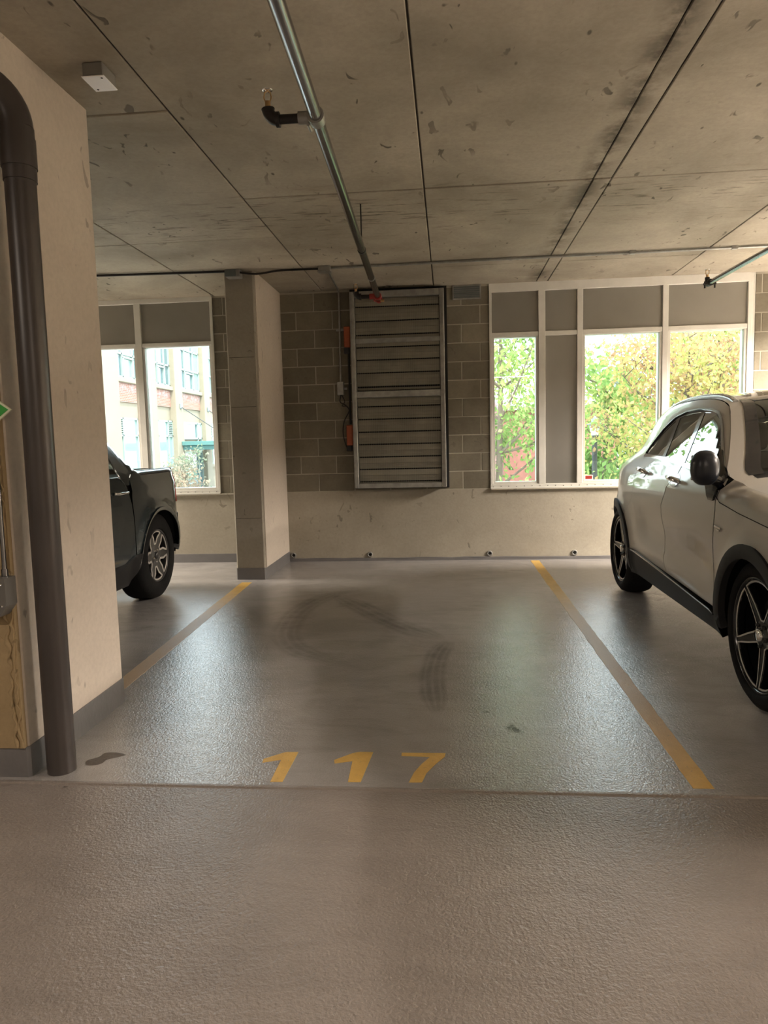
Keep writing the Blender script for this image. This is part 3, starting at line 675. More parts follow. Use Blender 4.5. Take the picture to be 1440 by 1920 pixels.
def brick_mat():
    m, n, b = new_mat('facade_brick'); b.inputs['Roughness'].default_value = .9
    g = ND(n, 'ShaderNodeNewGeometry'); s = ND(n, 'ShaderNodeSeparateXYZ'); n.links.new(g.outputs['Position'], s.inputs[0])
    cb = ND(n, 'ShaderNodeCombineXYZ'); n.links.new(s.outputs[1], cb.inputs[0]); n.links.new(s.outputs[2], cb.inputs[1])
    t = ND(n, 'ShaderNodeTexBrick'); n.links.new(cb.outputs[0], t.inputs['Vector'])
    t.inputs['Color1'].default_value = (.36, .12, .08, 1); t.inputs['Color2'].default_value = (.29, .09, .06, 1); t.inputs['Mortar'].default_value = (.36, .28, .23, 1)
    t.inputs['Scale'].default_value = 1; t.inputs['Brick Width'].default_value = .22; t.inputs['Row Height'].default_value = .075; t.inputs['Mortar Size'].default_value = .012
    # whitewash left on the upper courses
    w = math_(n, 'MULTIPLY', ramp(n, math_(n, 'SUBTRACT', s.outputs[2], 3.35), [(.35, 0.0), (.6, 1.0)]), ramp(n, noise(n, g.outputs['Position'], 6, 4, .7), [(.42, 0.0), (.58, 1.0)]))
    n.links.new(mixc(n, math_(n, 'MULTIPLY', w, .75), t.outputs['Color'], (.42, .34, .34, 1)), b.inputs['Base Color'])
    return m
M['facade_brick'] = brick_mat()
GZ = -1.6
gd = box('ground', (-60, YW + .3, GZ - .2), (60, 90, GZ), 'grass'); tag(gd, kind='structure')
M['bounce_paving'] = plain('bounce_paving_concrete', (.74, .73, .68), .9, var=.06)
tag(box('bounce_pavement', (-13.8, YW + .3, GZ - .1), (14, 13.9, GZ + .02), 'bounce_paving', bev=.004), kind='structure')  # unseen pale slab added to bounce sunlight up onto the garage ceiling
tag(box('street', (-13.9, 14, GZ - .1), (2.0, 60, GZ + .01), 'asphalt', bev=.005), kind='structure')

# beige apartment building along the left
ab = thing('apartment_building', (-14.3, 35, GZ), 'beige rendered apartment building with brick bands, outside the left window', 'building')
MB().box((-20, 22, GZ), (-14.35, 62, 9)).build('wall', 'render', ab)
pil = [(24.5, 25.8), (28.2, 29.67), (32.55, 33.64), (36.02, 37.0), (40.43, 41.36), (45.0, 46.0), (49.4, 50.4)]
for a, b in pil: MB().box((-14.36, a, GZ), (-14.0, b, 9), .02).build('pilaster', 'render', ab)
bays = [(p[1], q_[0]) for p, q_ in zip(pil, pil[1:])]
for i, (a, b) in enumerate(bays):
    MB().box((-14.36, a, 3.36), (-14.28, b, 4.2)).build('brick_band', 'facade_brick', ab)
    MB().box((-14.36, a, 4.2), (-14.1, b, 4.40), .02).build('sill', 'render', ab)
    w = MB()
    for y0, y1 in ((a, a + .09), (b - .09, b), (lerp(a, b, .34) - .04, lerp(a, b, .34) + .04), (lerp(a, b, .72) - .04, lerp(a, b, .72) + .04)): w.box((-14.36, y0, 4.4), (-14.25, y1, 7.6))
    for z0 in (4.4, 5.42, 6.5, 7.5): w.box((-14.36, a, z0), (-14.25, b, z0 + .09))
    w.box((-14.36, lerp(a, b, .34), 5.28), (-14.22, lerp(a, b, .72), 5.35)).box((-14.36, lerp(a, b, .34), 4.5), (-14.22, lerp(a, b, .34) + .12, 5.3)).box((-14.36, lerp(a, b, .72) - .12, 4.5), (-14.22, lerp(a, b, .72), 5.3))
    wf = w.build('window', 'pale_green', ab)
    for y0, y1 in ((a, lerp(a, b, .34)), (lerp(a, b, .34), lerp(a, b, .72)), (lerp(a, b, .72), b)): MB().box((-14.36, y0 + .04, 4.45), (-14.32, y1 - .04, 7.55)).build('pane', 'far_glass' if (i + int(y0 * 3)) % 3 else 'far_glass_dark', wf)
    if i != 3:
        w = MB(); c0, c1 = lerp(a, b, .24), lerp(a, b, .76)
        for y0, y1 in ((a, a + .08), (b - .08, b), (c0 - .04, c0 + .04), (c1 - .04, c1 + .04)): w.box((-14.36, y0, .2), (-14.24, y1, 2.66))
        for z0 in (.2, 1.83, 2.58): w.box((-14.36, a, z0), (-14.24, b, z0 + .08))
        wf = w.build('window', 'pale_green', ab)
        for y0, y1 in ((a, c0), (c1, b)):
            for k in range(7): MB().box((-14.34, y0 + .06, 1.93 + k * .095), (-14.22, y1 - .06, 1.96 + k * .095)).build('shutter_slat', 'pale_green', wf)
        for y0, y1 in ((a, c0), (c0, c1), (c1, b)): MB().box((-14.36, y0 + .04, .25), (-14.31, y1 - .04, 2.6)).build('pane', 'far_glass', wf)
        MB().box((-14.36, a, .04), (-14.12, b, .2)).build('sill', 'render', ab)
    else:
        w = MB()
        for y0, y1 in ((a, a + .1), (b - .1, b), (b - .75, b - .65)): w.box((-14.36, y0, GZ), (-14.24, y1, 2.62))
        for z0 in (.93, 1.70, 2.54): w.box((-14.36, a, z0), (-14.24, b, z0 + .1))
        wf = w.build('door', 'pale_green', ab)
        MB().box((-14.36, a + .1, 1.75), (-14.31, b - .7, 2.55)).build('pane', 'far_glass_dark', wf); MB().box((-14.36, a + .1, GZ + .1), (-14.31, b - .1, .95)).build('pane', 'far_glass_dark', wf); MB().box((-14.36, b - .65, 1.75), (-14.30, b - .1, 2.55)).build('blind', 'frame', wf)
        MB().box((-14.36, a + .25, GZ + .05), (-14.27, a + 1.5, .85)).build('door_leaf', 'far_glass', wf)
cp = thing('canopy', (-13, 39, 1.2), 'teal entrance canopy hung on cables from the beige apartment building', 'canopy')
MB().box((-14.0, 36.55, 1.36), (-11.0, 41.2, 1.58), .02).build('fascia', 'teal', cp); MB().box((-14.0, 36.7, 1.12), (-11.15, 41.05, 1.36), .02).build('lower_fascia', 'teal', cp)
for y in (36.62, 40.9):
    tube('cable', [(-14.0, y, 3.42), (-11.3, y, 1.58)], .022, 'lamp_black', cp, 8); MB().box((-14.0, y - .12, 3.3), (-13.92, y + .12, 3.56), .02).build('anchor_plate', 'grey_roof', cp)

def branchy(base, height, spread, n, r0, rng, lean=(0, 0)):
    m = MB(); tips = []; b = Vector(base); top = b + Vector((lean[0], lean[1], height * .62))
    path = smooth_path([b, b.lerp(top, .4) + Vector((rng.uniform(-.1, .1), rng.uniform(-.1, .1), 0)), top, top + Vector((0, 0, height * .3))], 4)
    m.tube(path, [lerp(r0, r0 * .18, i / (len(path) - 1)) for i in range(len(path))], 8)
    for k in range(n):
        t = rng.uniform(.25, .98); p = path[int(t * (len(path) - 1))]; a = k * 2.4 + rng.uniform(-.4, .4); L = spread * rng.uniform(.55, 1.0) * (1.15 - .5 * t)
        e = p + Vector((math.cos(a) * L, math.sin(a) * L, L * rng.uniform(.35, .95))); mid = p.lerp(e, .5) + Vector((0, 0, -.06 * L))
        bp = smooth_path([p, mid, e], 4); m.tube(bp, [lerp(r0 * .3, .006, i / (len(bp) - 1)) for i in range(len(bp))], 6); tips += bp[3:]
        for q_ in range(3):
            s_ = bp[rng.randrange(3, len(bp))]; e2 = s_ + Vector((rng.uniform(-1, 1), rng.uniform(-1, 1), rng.uniform(.1, 1))) * L * .4; m.tube([s_, e2], [.012, .004], 5); tips += [s_.lerp(e2, .5), e2]
    return m, tips
def leaves(centres, rad, count, size, rng, keep=None):
    vs = []; fs = []
    while len(fs) < count:
        c = centres[rng.randrange(len(centres))]; p = c + Vector((rng.gauss(0, 1), rng.gauss(0, 1), rng.gauss(0, .8))) * rad
        if keep and not keep(p): continue
        a = Vector((rng.gauss(0, 1), rng.gauss(0, 1), rng.gauss(0, .6))).normalized(); u = a.orthogonal().normalized(); v = a.cross(u); w_ = rng.uniform(0, 6.28)
        u, v = u * math.cos(w_) + v * math.sin(w_), v * math.cos(w_) - u * math.sin(w_); s_ = size * rng.uniform(.6, 1.3); k = len(vs)
        vs += [p - u * s_ * .5, p + v * s_ * .32 + a * s_ * .06, p + u * s_ * .6, p - v * s_ * .32 + a * s_ * .06]; fs.append((k, k + 1, k + 2, k + 3))
    return MB().add(vs, fs)
def tree(name, base, height, spread, nb, r0, mat, count, size, label, cat, seed, rad=.22, lean=(0, 0), group=None, extra=()):
    rng = random.Random(seed); t = thing(name, base, label, cat, group)
    m, tips = branchy(base, height, spread, nb, r0, rng, lean); m.build('trunk', 'bark', t)
    f = leaves(tips + [Vector(e) for e in extra], rad, count, size, rng).build('foliage', mat, t); tag(f, kind='stuff')
    return t
tree('tree', (.95, 13.0, GZ), 6.2, 1.9, 34, .09, 'leaf_green', 11000, .09, 'bright green tree filling the narrow window pane beside the grey panel', 'tree', 3, .26)
tree('tree', (4.5, 13.6, GZ), 4.6, 2.0, 34, .10, 'leaf_autumn', 11500, .085, 'orange and yellow autumn tree outside the wide middle pane', 'tree', 11, .25, (-.1, 0))
tree('tree', (6.05, 16.5, GZ), 6.3, 2.2, 40, .13, 'leaf_yellow', 13500, .10, 'tall yellow green autumn tree outside the right hand pane, above the suv roof', 'tree', 23, .27)
tree('shrub', (-9.15, 24, GZ), 2.6, .95, 26, .05, 'leaf_pale', 2600, .10, 'pale leafy shrub with orange tips in front of the canopy entrance', 'shrub', 31, .18)
for k, (x, y, h, sd_) in enumerate(((4.5, 21.0, 5.0, 41), (-.2, 23.5, 6.0, 42), (13.2, 27, 4.6, 44), (18.5, 34, 5.4, 45), (-3.5, 36, 7.5, 46), (12.4, 43.5, 5.0, 47))):
    tree('tree', (x, y, GZ), h, 1.9, 24, .12, 'leaf_green' if k % 2 == 0 else 'leaf_dark', 3600, .20, ('pale green tree in front of the brick house, left in the wide pane', 'dark green tree far behind the bright green tree in the narrow pane', 'pale green tree in front of the distant pinkish house', 'dark green tree farthest right beyond the panes', 'tall pale green tree far off behind the louver wall', 'dark green tree beside the distant grey house')[k], 'tree', sd_, .34, group='background trees')
for k, (x0, x1, y) in enumerate(((-1.2, 2.3, 11.2), (3.4, 10.5, 20.5))):
    rng = random.Random(60 + k); cs_ = [Vector((lerp(x0, x1, i / 14), y + rng.uniform(-.25, .25), GZ + rng.uniform(.2, 1.9))) for i in range(60)]
    hd = thing('hedge', ((x0 + x1) / 2, y, GZ), ('low dark green hedge under the bright green tree', 'long dark hedge behind the lamp post and the autumn trees')[k], 'hedge')
    tag(leaves(cs_, .22, 5200, .10, rng).build('foliage', 'leaf_dark', hd), kind='stuff')
    st2 = MB()
    for i in range(8): x = lerp(x0 + .2, x1 - .2, i / 7); st2.tube([(x, y, GZ), (x, y, GZ + 1.4)], .03, 6)
    st2.build('stems', 'bark', hd)['kind'] = 'stuff'

def house(name, x0, x1, y0, y1, eave, ridge, wall, roof, label, along='Y', wins=()):
    h = thing(name, ((x0 + x1) / 2, (y0 + y1) / 2, GZ), label, 'house'); o_ = .22
    MB().box((x0, y0, GZ), (x1, y1, eave)).build('wall', wall, h)
    xm = (x0 + x1) / 2; ym = (y0 + y1) / 2
    if along == 'Y':
        MB().add([(x0, y0, eave), (x1, y0, eave), (xm, y0, ridge), (x0, y1, eave), (x1, y1, eave), (xm, y1, ridge)], [(0, 1, 2), (3, 5, 4), (0, 3, 4, 1)]).build('gable', wall, h)
        for s_, xe in ((-1, x0), (1, x1)):
            k = (ridge - eave) / (xm - x0); xo = xe + s_ * o_; zo = eave - k * o_
            MB().add([(xo, y0 - o_, zo), (xm, y0 - o_, ridge), (xm, y1 + o_, ridge), (xo, y1 + o_, zo), (xo, y0 - o_, zo + .14), (xm, y0 - o_, ridge + .14), (xm, y1 + o_, ridge + .14), (xo, y1 + o_, zo + .14)], [(0, 1, 2, 3), (4, 5, 6, 7), (0, 1, 5, 4), (1, 2, 6, 5), (2, 3, 7, 6), (3, 0, 4, 7)]).build('roof', roof, h)
    else:
        MB().add([(x0, y0, eave), (x0, y1, eave), (x0, ym, ridge), (x1, y0, eave), (x1, y1, eave), (x1, ym, ridge)], [(0, 2, 1), (3, 4, 5), (0, 1, 4, 3)]).build('gable', wall, h)
        for s_, ye in ((-1, y0), (1, y1)):
            k = (ridge - eave) / (ym - y0); yo = ye + s_ * o_; zo = eave - k * o_
            MB().add([(x0 - o_, yo, zo), (x0 - o_, ym, ridge), (x1 + o_, ym, ridge), (x1 + o_, yo, zo), (x0 - o_, yo, zo + .14), (x0 - o_, ym, ridge + .14), (x1 + o_, ym, ridge + .14), (x1 + o_, yo, zo + .14)], [(0, 1, 2, 3), (4, 5, 6, 7), (0, 1, 5, 4), (1, 2, 6, 5), (2, 3, 7, 6), (3, 0, 4, 7)]).build('roof', roof, h)
    for a, b, c, d in wins:
        wf = MB().box((a, y0 - .04, c), (b, y0 + .02, d)).build('window', 'frame', h); MB().box((a + .06, y0 - .05, c + .06), (b - .06, y0 - .03, d - .06)).build('pane', 'far_glass_dark', wf)
    return h
house('brick_house', 1.9, 5.75, 25, 33, 2.35, 3.55, 'redbrick_far', 'roof_pink', 'red brick house with a weathered pinkish roof, seen behind the lamp post', 'X')
house('grey_house', 7.2, 10.6, 40, 46, 4.3, 5.3, 'grey_wall', 'grey_roof', 'distant grey house with a low grey roof above the orange tree', 'X', ((8.0, 8.8, 2.8, 3.8),))
house('brick_house', 15.0, 19.5, 41, 48, 4.2, 5.6, 'redbrick_far', 'grey_roof', 'distant pinkish brick house at the far right edge of the right hand pane', 'Y', ((15.6, 16.0, 2.2, 3.2), (16.4, 16.8, 2.2, 3.2)))
lp = thing('lamp_post', (3.0, 15, GZ), 'black lamp post with a glass lantern outside the wide window pane', 'lamp post')
MB().tube([(3.0, 15, GZ), (3.0, 15, 1.30)], [.075, .05], 12).lathe([(.14, 0), (.14, .25), (.08, .4)], (3.0, 15, GZ), 'Z', 14).build('pole', 'lamp_black', lp)
MB().lathe([(.05, 0), (.085, .05), (.085, .07), (.001, .07)], (3.0, 15, 1.29), 'Z', 10).build('collar', 'lamp_black', lp)
MB().lathe([(.07, 0), (.115, .22), (.001, .22)], (3.0, 15, 1.36), 'Z', 6).build('lantern_glass', 'frost', lp)
MB().lathe([(.17, 0), (.12, .07), (.03, .15), (.02, .22), (.001, .23)], (3.0, 15, 1.58), 'Z', 12).build('lantern_cap', 'grey_roof', lp)
gf = thing('reflection_fence', (4.2, 10.8, GZ), 'made-up teal glass fence standing in for a teal reflection, behind the suv tail', 'fence')  # made up to stand in for a teal reflection in the window
for k in range(3):
    x = 2.75 + k * 1.3
    MB().box((x + .03, 10.79, -1.2), (x + 1.27, 10.80, .88), .002).build('pane', 'teal_reflection_glass', gf)
    MB().box((x - .02, 10.76, GZ), (x + .02, 10.83, .90)).build('post', 'teal', gf)
MB().box((6.63, 10.76, GZ), (6.67, 10.83, .90)).build('post', 'teal', gf)
MB().box((2.73, 10.76, .885), (6.67, 10.83, .925), .004).build('top_rail', 'teal', gf)

# ------------------------------------------------------------------ vehicles
def in_poly(p, poly):
    x, y = p; c = False; n = len(poly); j = n - 1
    for i in range(n):
        xi, yi = poly[i]; xj, yj = poly[j]
        if (yi > y) != (yj > y) and x < (xj - xi) * (y - yi) / (yj - yi) + xi: c = not c
        j = i
    return c
def seg_d(p, a, b):
    ax, ay = a; bx, by = b; dx, dy = bx - ax, by - ay; l = dx * dx + dy * dy
    t = 0 if l == 0 else max(0, min(1, ((p[0] - ax) * dx + (p[1] - ay) * dy) / l))
    return math.hypot(p[0] - ax - t * dx, p[1] - ay - t * dy)
def dens(poly, step):
    out = []; n = len(poly)
    for i in range(n):
        a, b = poly[i], poly[(i + 1) % n]; k = max(1, int(math.hypot(b[0] - a[0], b[1] - a[1]) / step + .5))
        for j in range(k): out.append((lerp(a[0], b[0], j / k), lerp(a[1], b[1], j / k)))
    return out
def tri(poly, step, holes=()):
    """triangulate a 2D outline with inner grid points; returns verts, tris, boundary loops"""
    loops = [dens(poly, step)] + [dens(h, step) for h in holes]
    vs = [p for l in loops for p in l]; es = []; k = 0
    for l in loops: es += [(k + i, k + (i + 1) % len(l)) for i in range(len(l))]; k += len(l)
    x0 = min(p[0] for p in loops[0]); x1 = max(p[0] for p in loops[0]); y0 = min(p[1] for p in loops[0]); y1 = max(p[1] for p in loops[0])
    iy = 1
    while y0 + iy * step < y1:
        ix = 1
        while x0 + ix * step < x1:
            p = (x0 + ix * step + (.5 * step if iy % 2 else 0), y0 + iy * step)
            if in_poly(p, loops[0]) and not any(in_poly(p, h) for h in loops[1:]):
                if min(seg_d(p, vs[a], vs[b]) for a, b in es) > step * .45: vs.append(p)
            ix += 1
        iy += 1
    r = delaunay_2d_cdt([Vector(p) for p in vs], es, [], 0, 1e-6)
    V = [tuple(v) for v in r[0]]; T = []
    for t in r[2]:
        c = (sum(V[i][0] for i in t) / 3, sum(V[i][1] for i in t) / 3)
        if in_poly(c, loops[0]) and not any(in_poly(c, h) for h in loops[1:]): T.append(tuple(t))
    return V, T, loops
def arc2(cx, cz, r, a0, a1, n=16): return [(cx + r * math.cos(math.radians(lerp(a0, a1, i / n))), cz + r * math.sin(math.radians(lerp(a0, a1, i / n)))) for i in range(n + 1)]
class Car:
    def __init__(s, root, xc, fn, ze): s.root = root; s.xc = xc; s.W = fn; s.Ze = ze
    def nrm(s, y, z, sd):
        e = .004; dy = (s.W(y + e, z) - s.W(y - e, z)) / (2 * e); dz = (s.W(y, z + e) - s.W(y, z - e)) / (2 * e)
        dz = max(-9, min(9, dz)); dy = max(-9, min(9, dy))
        return Vector((sd, -dy, -dz)).normalized()
    def P(s, y, z, sd, off=0):
        p = Vector((s.xc + sd * s.W(y, z), y, z)); return p + s.nrm(y, z, sd) * off if off else p
    def panel(s, name, poly, mat, sd, off=0, step=.055, th=.014, holes=(), parent=None):
        V, T, loops = tri(poly, step, holes); par = parent or s.root
        vs = []; ns = []
        for y, z in V: n = s.nrm(y, z, sd); ns.append(n); vs.append(Vector((s.xc + sd * s.W(y, z), y, z)) + n * off)
        fs = []
        for t in T:
            a, b, c = (vs[i] for i in t); q = (b - a).cross(c - a)
            fs.append(t if q.dot(ns[t[0]]) > 0 else t[::-1])
        if th:
            for l in loops:
                k = len(vs); m = len(l)
                for y, z in l: n = s.nrm(y, z, sd); p = Vector((s.xc + sd * s.W(y, z), y, z)) + n * off; vs += [p, p - n * th]; ns += [n, n]
                for i in range(m): j = (i + 1) % m; fs.append((k + 2 * i, k + 2 * j, k + 2 * j + 1, k + 2 * i + 1))
        org = ORG[par]; me = bpy.data.meshes.new(name); me.from_pydata([v - org for v in vs], [], fs)
        me.materials.append(M[mat]); me.polygons.foreach_set('use_smooth', [True] * len(fs)); me.update()
        me.normals_split_custom_set_from_vertices([tuple(n) for n in ns])
        o = bpy.data.objects.new(name, me); COL.objects.link(o); place(o, par, org); return o
    def top(s, name, y0, y1, mat, crown=.05, u=(-1, 1), ny=16, nx=16, dz=0, par=None, fb=0, rb=0):
        vs = []; fs = []; U = [lerp(u[0], u[1], i / nx) for i in range(nx + 1)]
        for j in range(ny + 1):
            y = lerp(y0, y1, j / ny); z = s.Ze(y); w = s.W(y, z)
            yo = fb * (1 - j / ny) ** 3 + rb * (j / ny) ** 3
            for t in U: vs.append((s.xc + t * w, y + yo * (1 - t * t), z + crown * (1 - t * t) + dz))
            if j:
                a = (j - 1) * (nx + 1); b = j * (nx + 1)
                fs += [(a + i, a + i + 1, b + i + 1, b + i) for i in range(nx)]
        return MB().add(vs, fs, True).build(name, mat, par or s.root)
    def cap(s, name, curve, bulge, mat, z0, z1, nz=8, nx=16, off=0, u=1, crown=0):
        vs = []; fs = []; zs_ = [c[0] for c in curve]; ys_ = [c[1] for c in curve]
        for j in range(nz + 1):
            z = lerp(z0, z1, j / nz); y = interp(z, zs_, ys_); w = s.W(y, z)
            for i in range(nx + 1):
                t = u * lerp(-1, 1, i / nx); vs.append((s.xc + t * w, y + bulge * (1 - t * t) + off, z + crown * (1 - t * t) * (j / nz) ** 2))
            if j: a = (j - 1) * (nx + 1); b = a + nx + 1; fs += [(a + i, a + i + 1, b + i + 1, b + i) for i in range(nx)]
        return MB().add(vs, fs, True).build(name, mat, s.root)

def wheel(par, x, y, z, R, rr, sd, petals, rot, half, apex, silver, width=.245, rim='rim_black', mid=None):
    mr, ma, aa = mid or (lerp(apex, rr, .45), half * .52, 4)
    t = MB().lathe([(rr * .97, -width), (R - .05, -width - .004), (R - .012, -width + .02), (R, -width + .05), (R, -.055), (R - .012, -.02), (R - .04, 0), (rr + .03, .006), (rr + .010, .0), (rr + .004, -.012), (rr - .004, -.03)], (x, y, z), 'X', 56, sd)
    for q in (.35, .5, .65): t.lathe([(R + .001, -width * q - .004), (R - .006, -width * q), (R + .001, -width * q + .004)], (x, y, z), 'X', 56, sd)
    w = t.build('wheel', 'rubber', par)
    MB().lathe([(rr + .004, -.012), (rr, -.008), (rr - .010, -.012), (rr - .014, -.05), (rr - .02, -width + .02), (.001, -width + .02)], (x, y, z), 'X', 48, sd).build('rim_barrel', rim, w)
    MB().lathe([(.001, -.11), (rr * .66, -.11), (rr * .66, -.125), (.001, -.125)], (x, y, z), 'X', 36, sd).build('brake_disc', 'rim_grey', w)
    ro = rr - .013; outer = arc2(0, 0, ro, 0, 354, 59); holes = []
    for k in range(petals):
        c = rot + k * 360 / petals; h = []
        pr_ = [(apex, -aa), (apex, aa)] + [(mr, ma)] + [(ro * .955, half * lerp(1, -1, i / 8)) for i in range(9)] + [(mr, -ma)]
        for r_, a in pr_: h.append((r_ * math.cos(math.radians(c + a)), r_ * math.sin(math.radians(c + a))))
        holes.append(h)
    V, T, loops = tri(outer, .03, holes)
    def dish(p): r_ = math.hypot(*p); return -.020 - .022 * (1 - (r_ / ro) ** 2) + (.012 if r_ < .06 else 0)
    def at(p, d=0): return (x + sd * (dish(p) + d), y + p[0], z + p[1])
    vs = [at(p) for p in V]; fs = [tuple(t_) for t_ in T]
    m = MB().add(vs, fs)
    for l in loops[1:]:
        k = len(l); m.add([at(p) for p in l] + [at(p, -.035) for p in l], [(i, (i + 1) % k, k + (i + 1) % k, k + i) for i in range(k)])
    m.build('spokes', rim, w)
    for l in loops[1:]:
        k = len(l); cx = sum(p[0] for p in l) / k; cy = sum(p[1] for p in l) / k; o_ = []
        for i in range(k):
            a, b = l[i - 1], l[(i + 1) % k]; tx, ty = b[0] - a[0], b[1] - a[1]; q = math.hypot(tx, ty) or 1
            nx_, ny_ = ty / q, -tx / q
            if nx_ * (l[i][0] - cx) + ny_ * (l[i][1] - cy) < 0: nx_, ny_ = -nx_, -ny_
            o_.append((l[i][0] + nx_ * silver, l[i][1] + ny_ * silver))
        MB().add([at(p, .002) for p in l] + [at(p, .002) for p in o_] + [at(p, -.006) for p in l], [(i, (i + 1) % k, k + (i + 1) % k, k + i) for i in range(k)] + [(i, 2 * k + i, 2 * k + (i + 1) % k, (i + 1) % k) for i in range(k)]).build('machined_edge', 'rim_silver', w)
    MB().lathe([(.001, -.012), (.026, -.012), (.032, -.018), (.034, -.03)], (x, y, z), 'X', 24, sd).build('hub_cap', 'chrome' if rim == 'rim_black' else 'rim_grey', w)
    for k in range(5):
        a = math.radians(rot + 36 + k * 72); MB().lathe([(.001, -.022), (.008, -.022), (.009, -.035)], (x, y + .055 * math.cos(a), z + .055 * math.sin(a)), 'X', 8, sd).build('wheel_bolt', 'black' if rim == 'rim_black' else 'chrome', w)
    return w
def soft_box(name, a, b, mat, par, r=.04):
    bm = bmesh.new(); bmesh.ops.create_cube(bm, size=1)
    for v in bm.verts: v.co = Vector([(a[i] + b[i]) / 2 + v.co[i] * (b[i] - a[i]) for i in range(3)])
    bmesh.ops.bevel(bm, geom=bm.edges[:], offset=r, segments=3, affect='EDGES', profile=.5)
    return MB().bm(bm, True).build(name, mat, par)

# ---- beige silver suv, nose toward the camera
XC = 2.395
suv = thing('car', (XC, 4.9, 0), 'beige silver suv with black wheel arches parked right of the empty bay', 'car')
zeY = [2.50, 2.62, 2.8, 3.2, 3.7, 3.95, 4.06, 4.18, 4.4, 4.6, 4.75, 4.95, 5.2, 5.6, 6.0, 6.4, 6.75, 6.95, 7.1, 7.2]
zeZ = [.74, .86, .93, 1.0, 1.045, 1.07, 1.105, 1.225, 1.405, 1.53, 1.562, 1.583, 1.59, 1.58, 1.545, 1.49, 1.42, 1.28, 1.12, .95]
def ZeS(y): return interp(y, zeY, zeZ)
def WeS(y): return interp(y, [2.5, 3.0, 3.9, 4.1, 4.35, 4.6, 4.85, 5.5, 6.3, 7.0], [.71, .77, .80, .80, .68, .635, .617, .61, .585, .56])
def bodyS(z): return interp(z, [.2, .3, .4, .6, .8, .95, 1.05, 1.12, 1.2], [.865, .905, .925, .935, .942, .936, .918, .892, .862])
def beltS(y): return min(interp(y, [3.9, 4.4, 4.8, 5.2, 5.7, 6.2], [1.08, 1.12, 1.15, 1.175, 1.187, 1.19]), ZeS(y) - .06)
def WS(y, z):
    zb = beltS(y)
    if z <= zb: w = bodyS(z)
    else:
        ze = ZeS(y); s_ = min(1, (z - zb) / (ze - zb)); wb_ = bodyS(zb); we = WeS(y)
        f2 = 1 - math.sqrt(max(0, 1 - min(s_, .995) ** 2))
        k = sstep(3.98, 4.12, y); r_ = max(0, (min(z, ze) - ze + .07) / .07)
        w = lerp(wb_ + (we - wb_) * f2, wb_ - .50 * (min(z, ze) - zb) - .022 * r_ * r_, k)
    mid = sstep(3.95, 4.4, y) * (1 - sstep(5.4, 5.75, y))
    w -= mid * .026 * math.exp(-((z - .60 - .05 * (y - 4.1)) / .12) ** 2)
    w += mid * .012 * math.exp(-((z - .44 - .06 * (y - 4.1)) / .045) ** 2)
    w += .008 * math.exp(-((z - 1.0 - .02 * (y - 4)) / .03) ** 2) * sstep(3.2, 3.8, y)
    for yc in (3.53, 6.29):
        r_ = math.hypot(y - yc, z - .36); w += .022 * math.exp(-((r_ - .42) / .07) ** 2) * (1 - sstep(.75, .95, z))
    if y > 6.05: w -= .33 * ((y - 6.05) / 1.15) ** 2
    if z > 1.1 and y > 5.4: w -= sstep(1.08, 1.28, z) * .22 * ((y - 5.4) / 1.35) ** 2
    if y < 3.15: w -= .26 * ((3.15 - y) / .62) ** 2.2
    return w
cs = Car(suv, XC, WS, ZeS)
YF, YR, ZW, RW = 3.53, 6.29, .362, .37
yFc = [(.22, 2.66), (.5, 2.56), (.7, 2.54), (.8, 2.56), (.86, 2.62)]
yRc = [(.28, 7.02), (.5, 7.12), (.8, 7.15), (1.0, 7.12), (1.1, 7.06), (1.2, 6.98), (1.3, 6.88), (1.42, 6.75)]
ARC = .445
def belt_pts(a, b, n, dz=0): return [(lerp(a, b, i / n), beltS(lerp(a, b, i / n)) + dz) for i in range(n + 1)]
def edge_pts(a, b, n, dz=-.004): return [(lerp(a, b, i / n), ZeS(lerp(a, b, i / n)) + dz) for i in range(n + 1)]
def ang(yc, zc, r, z): return math.degrees(math.asin((z - zc) / r))
G = .004
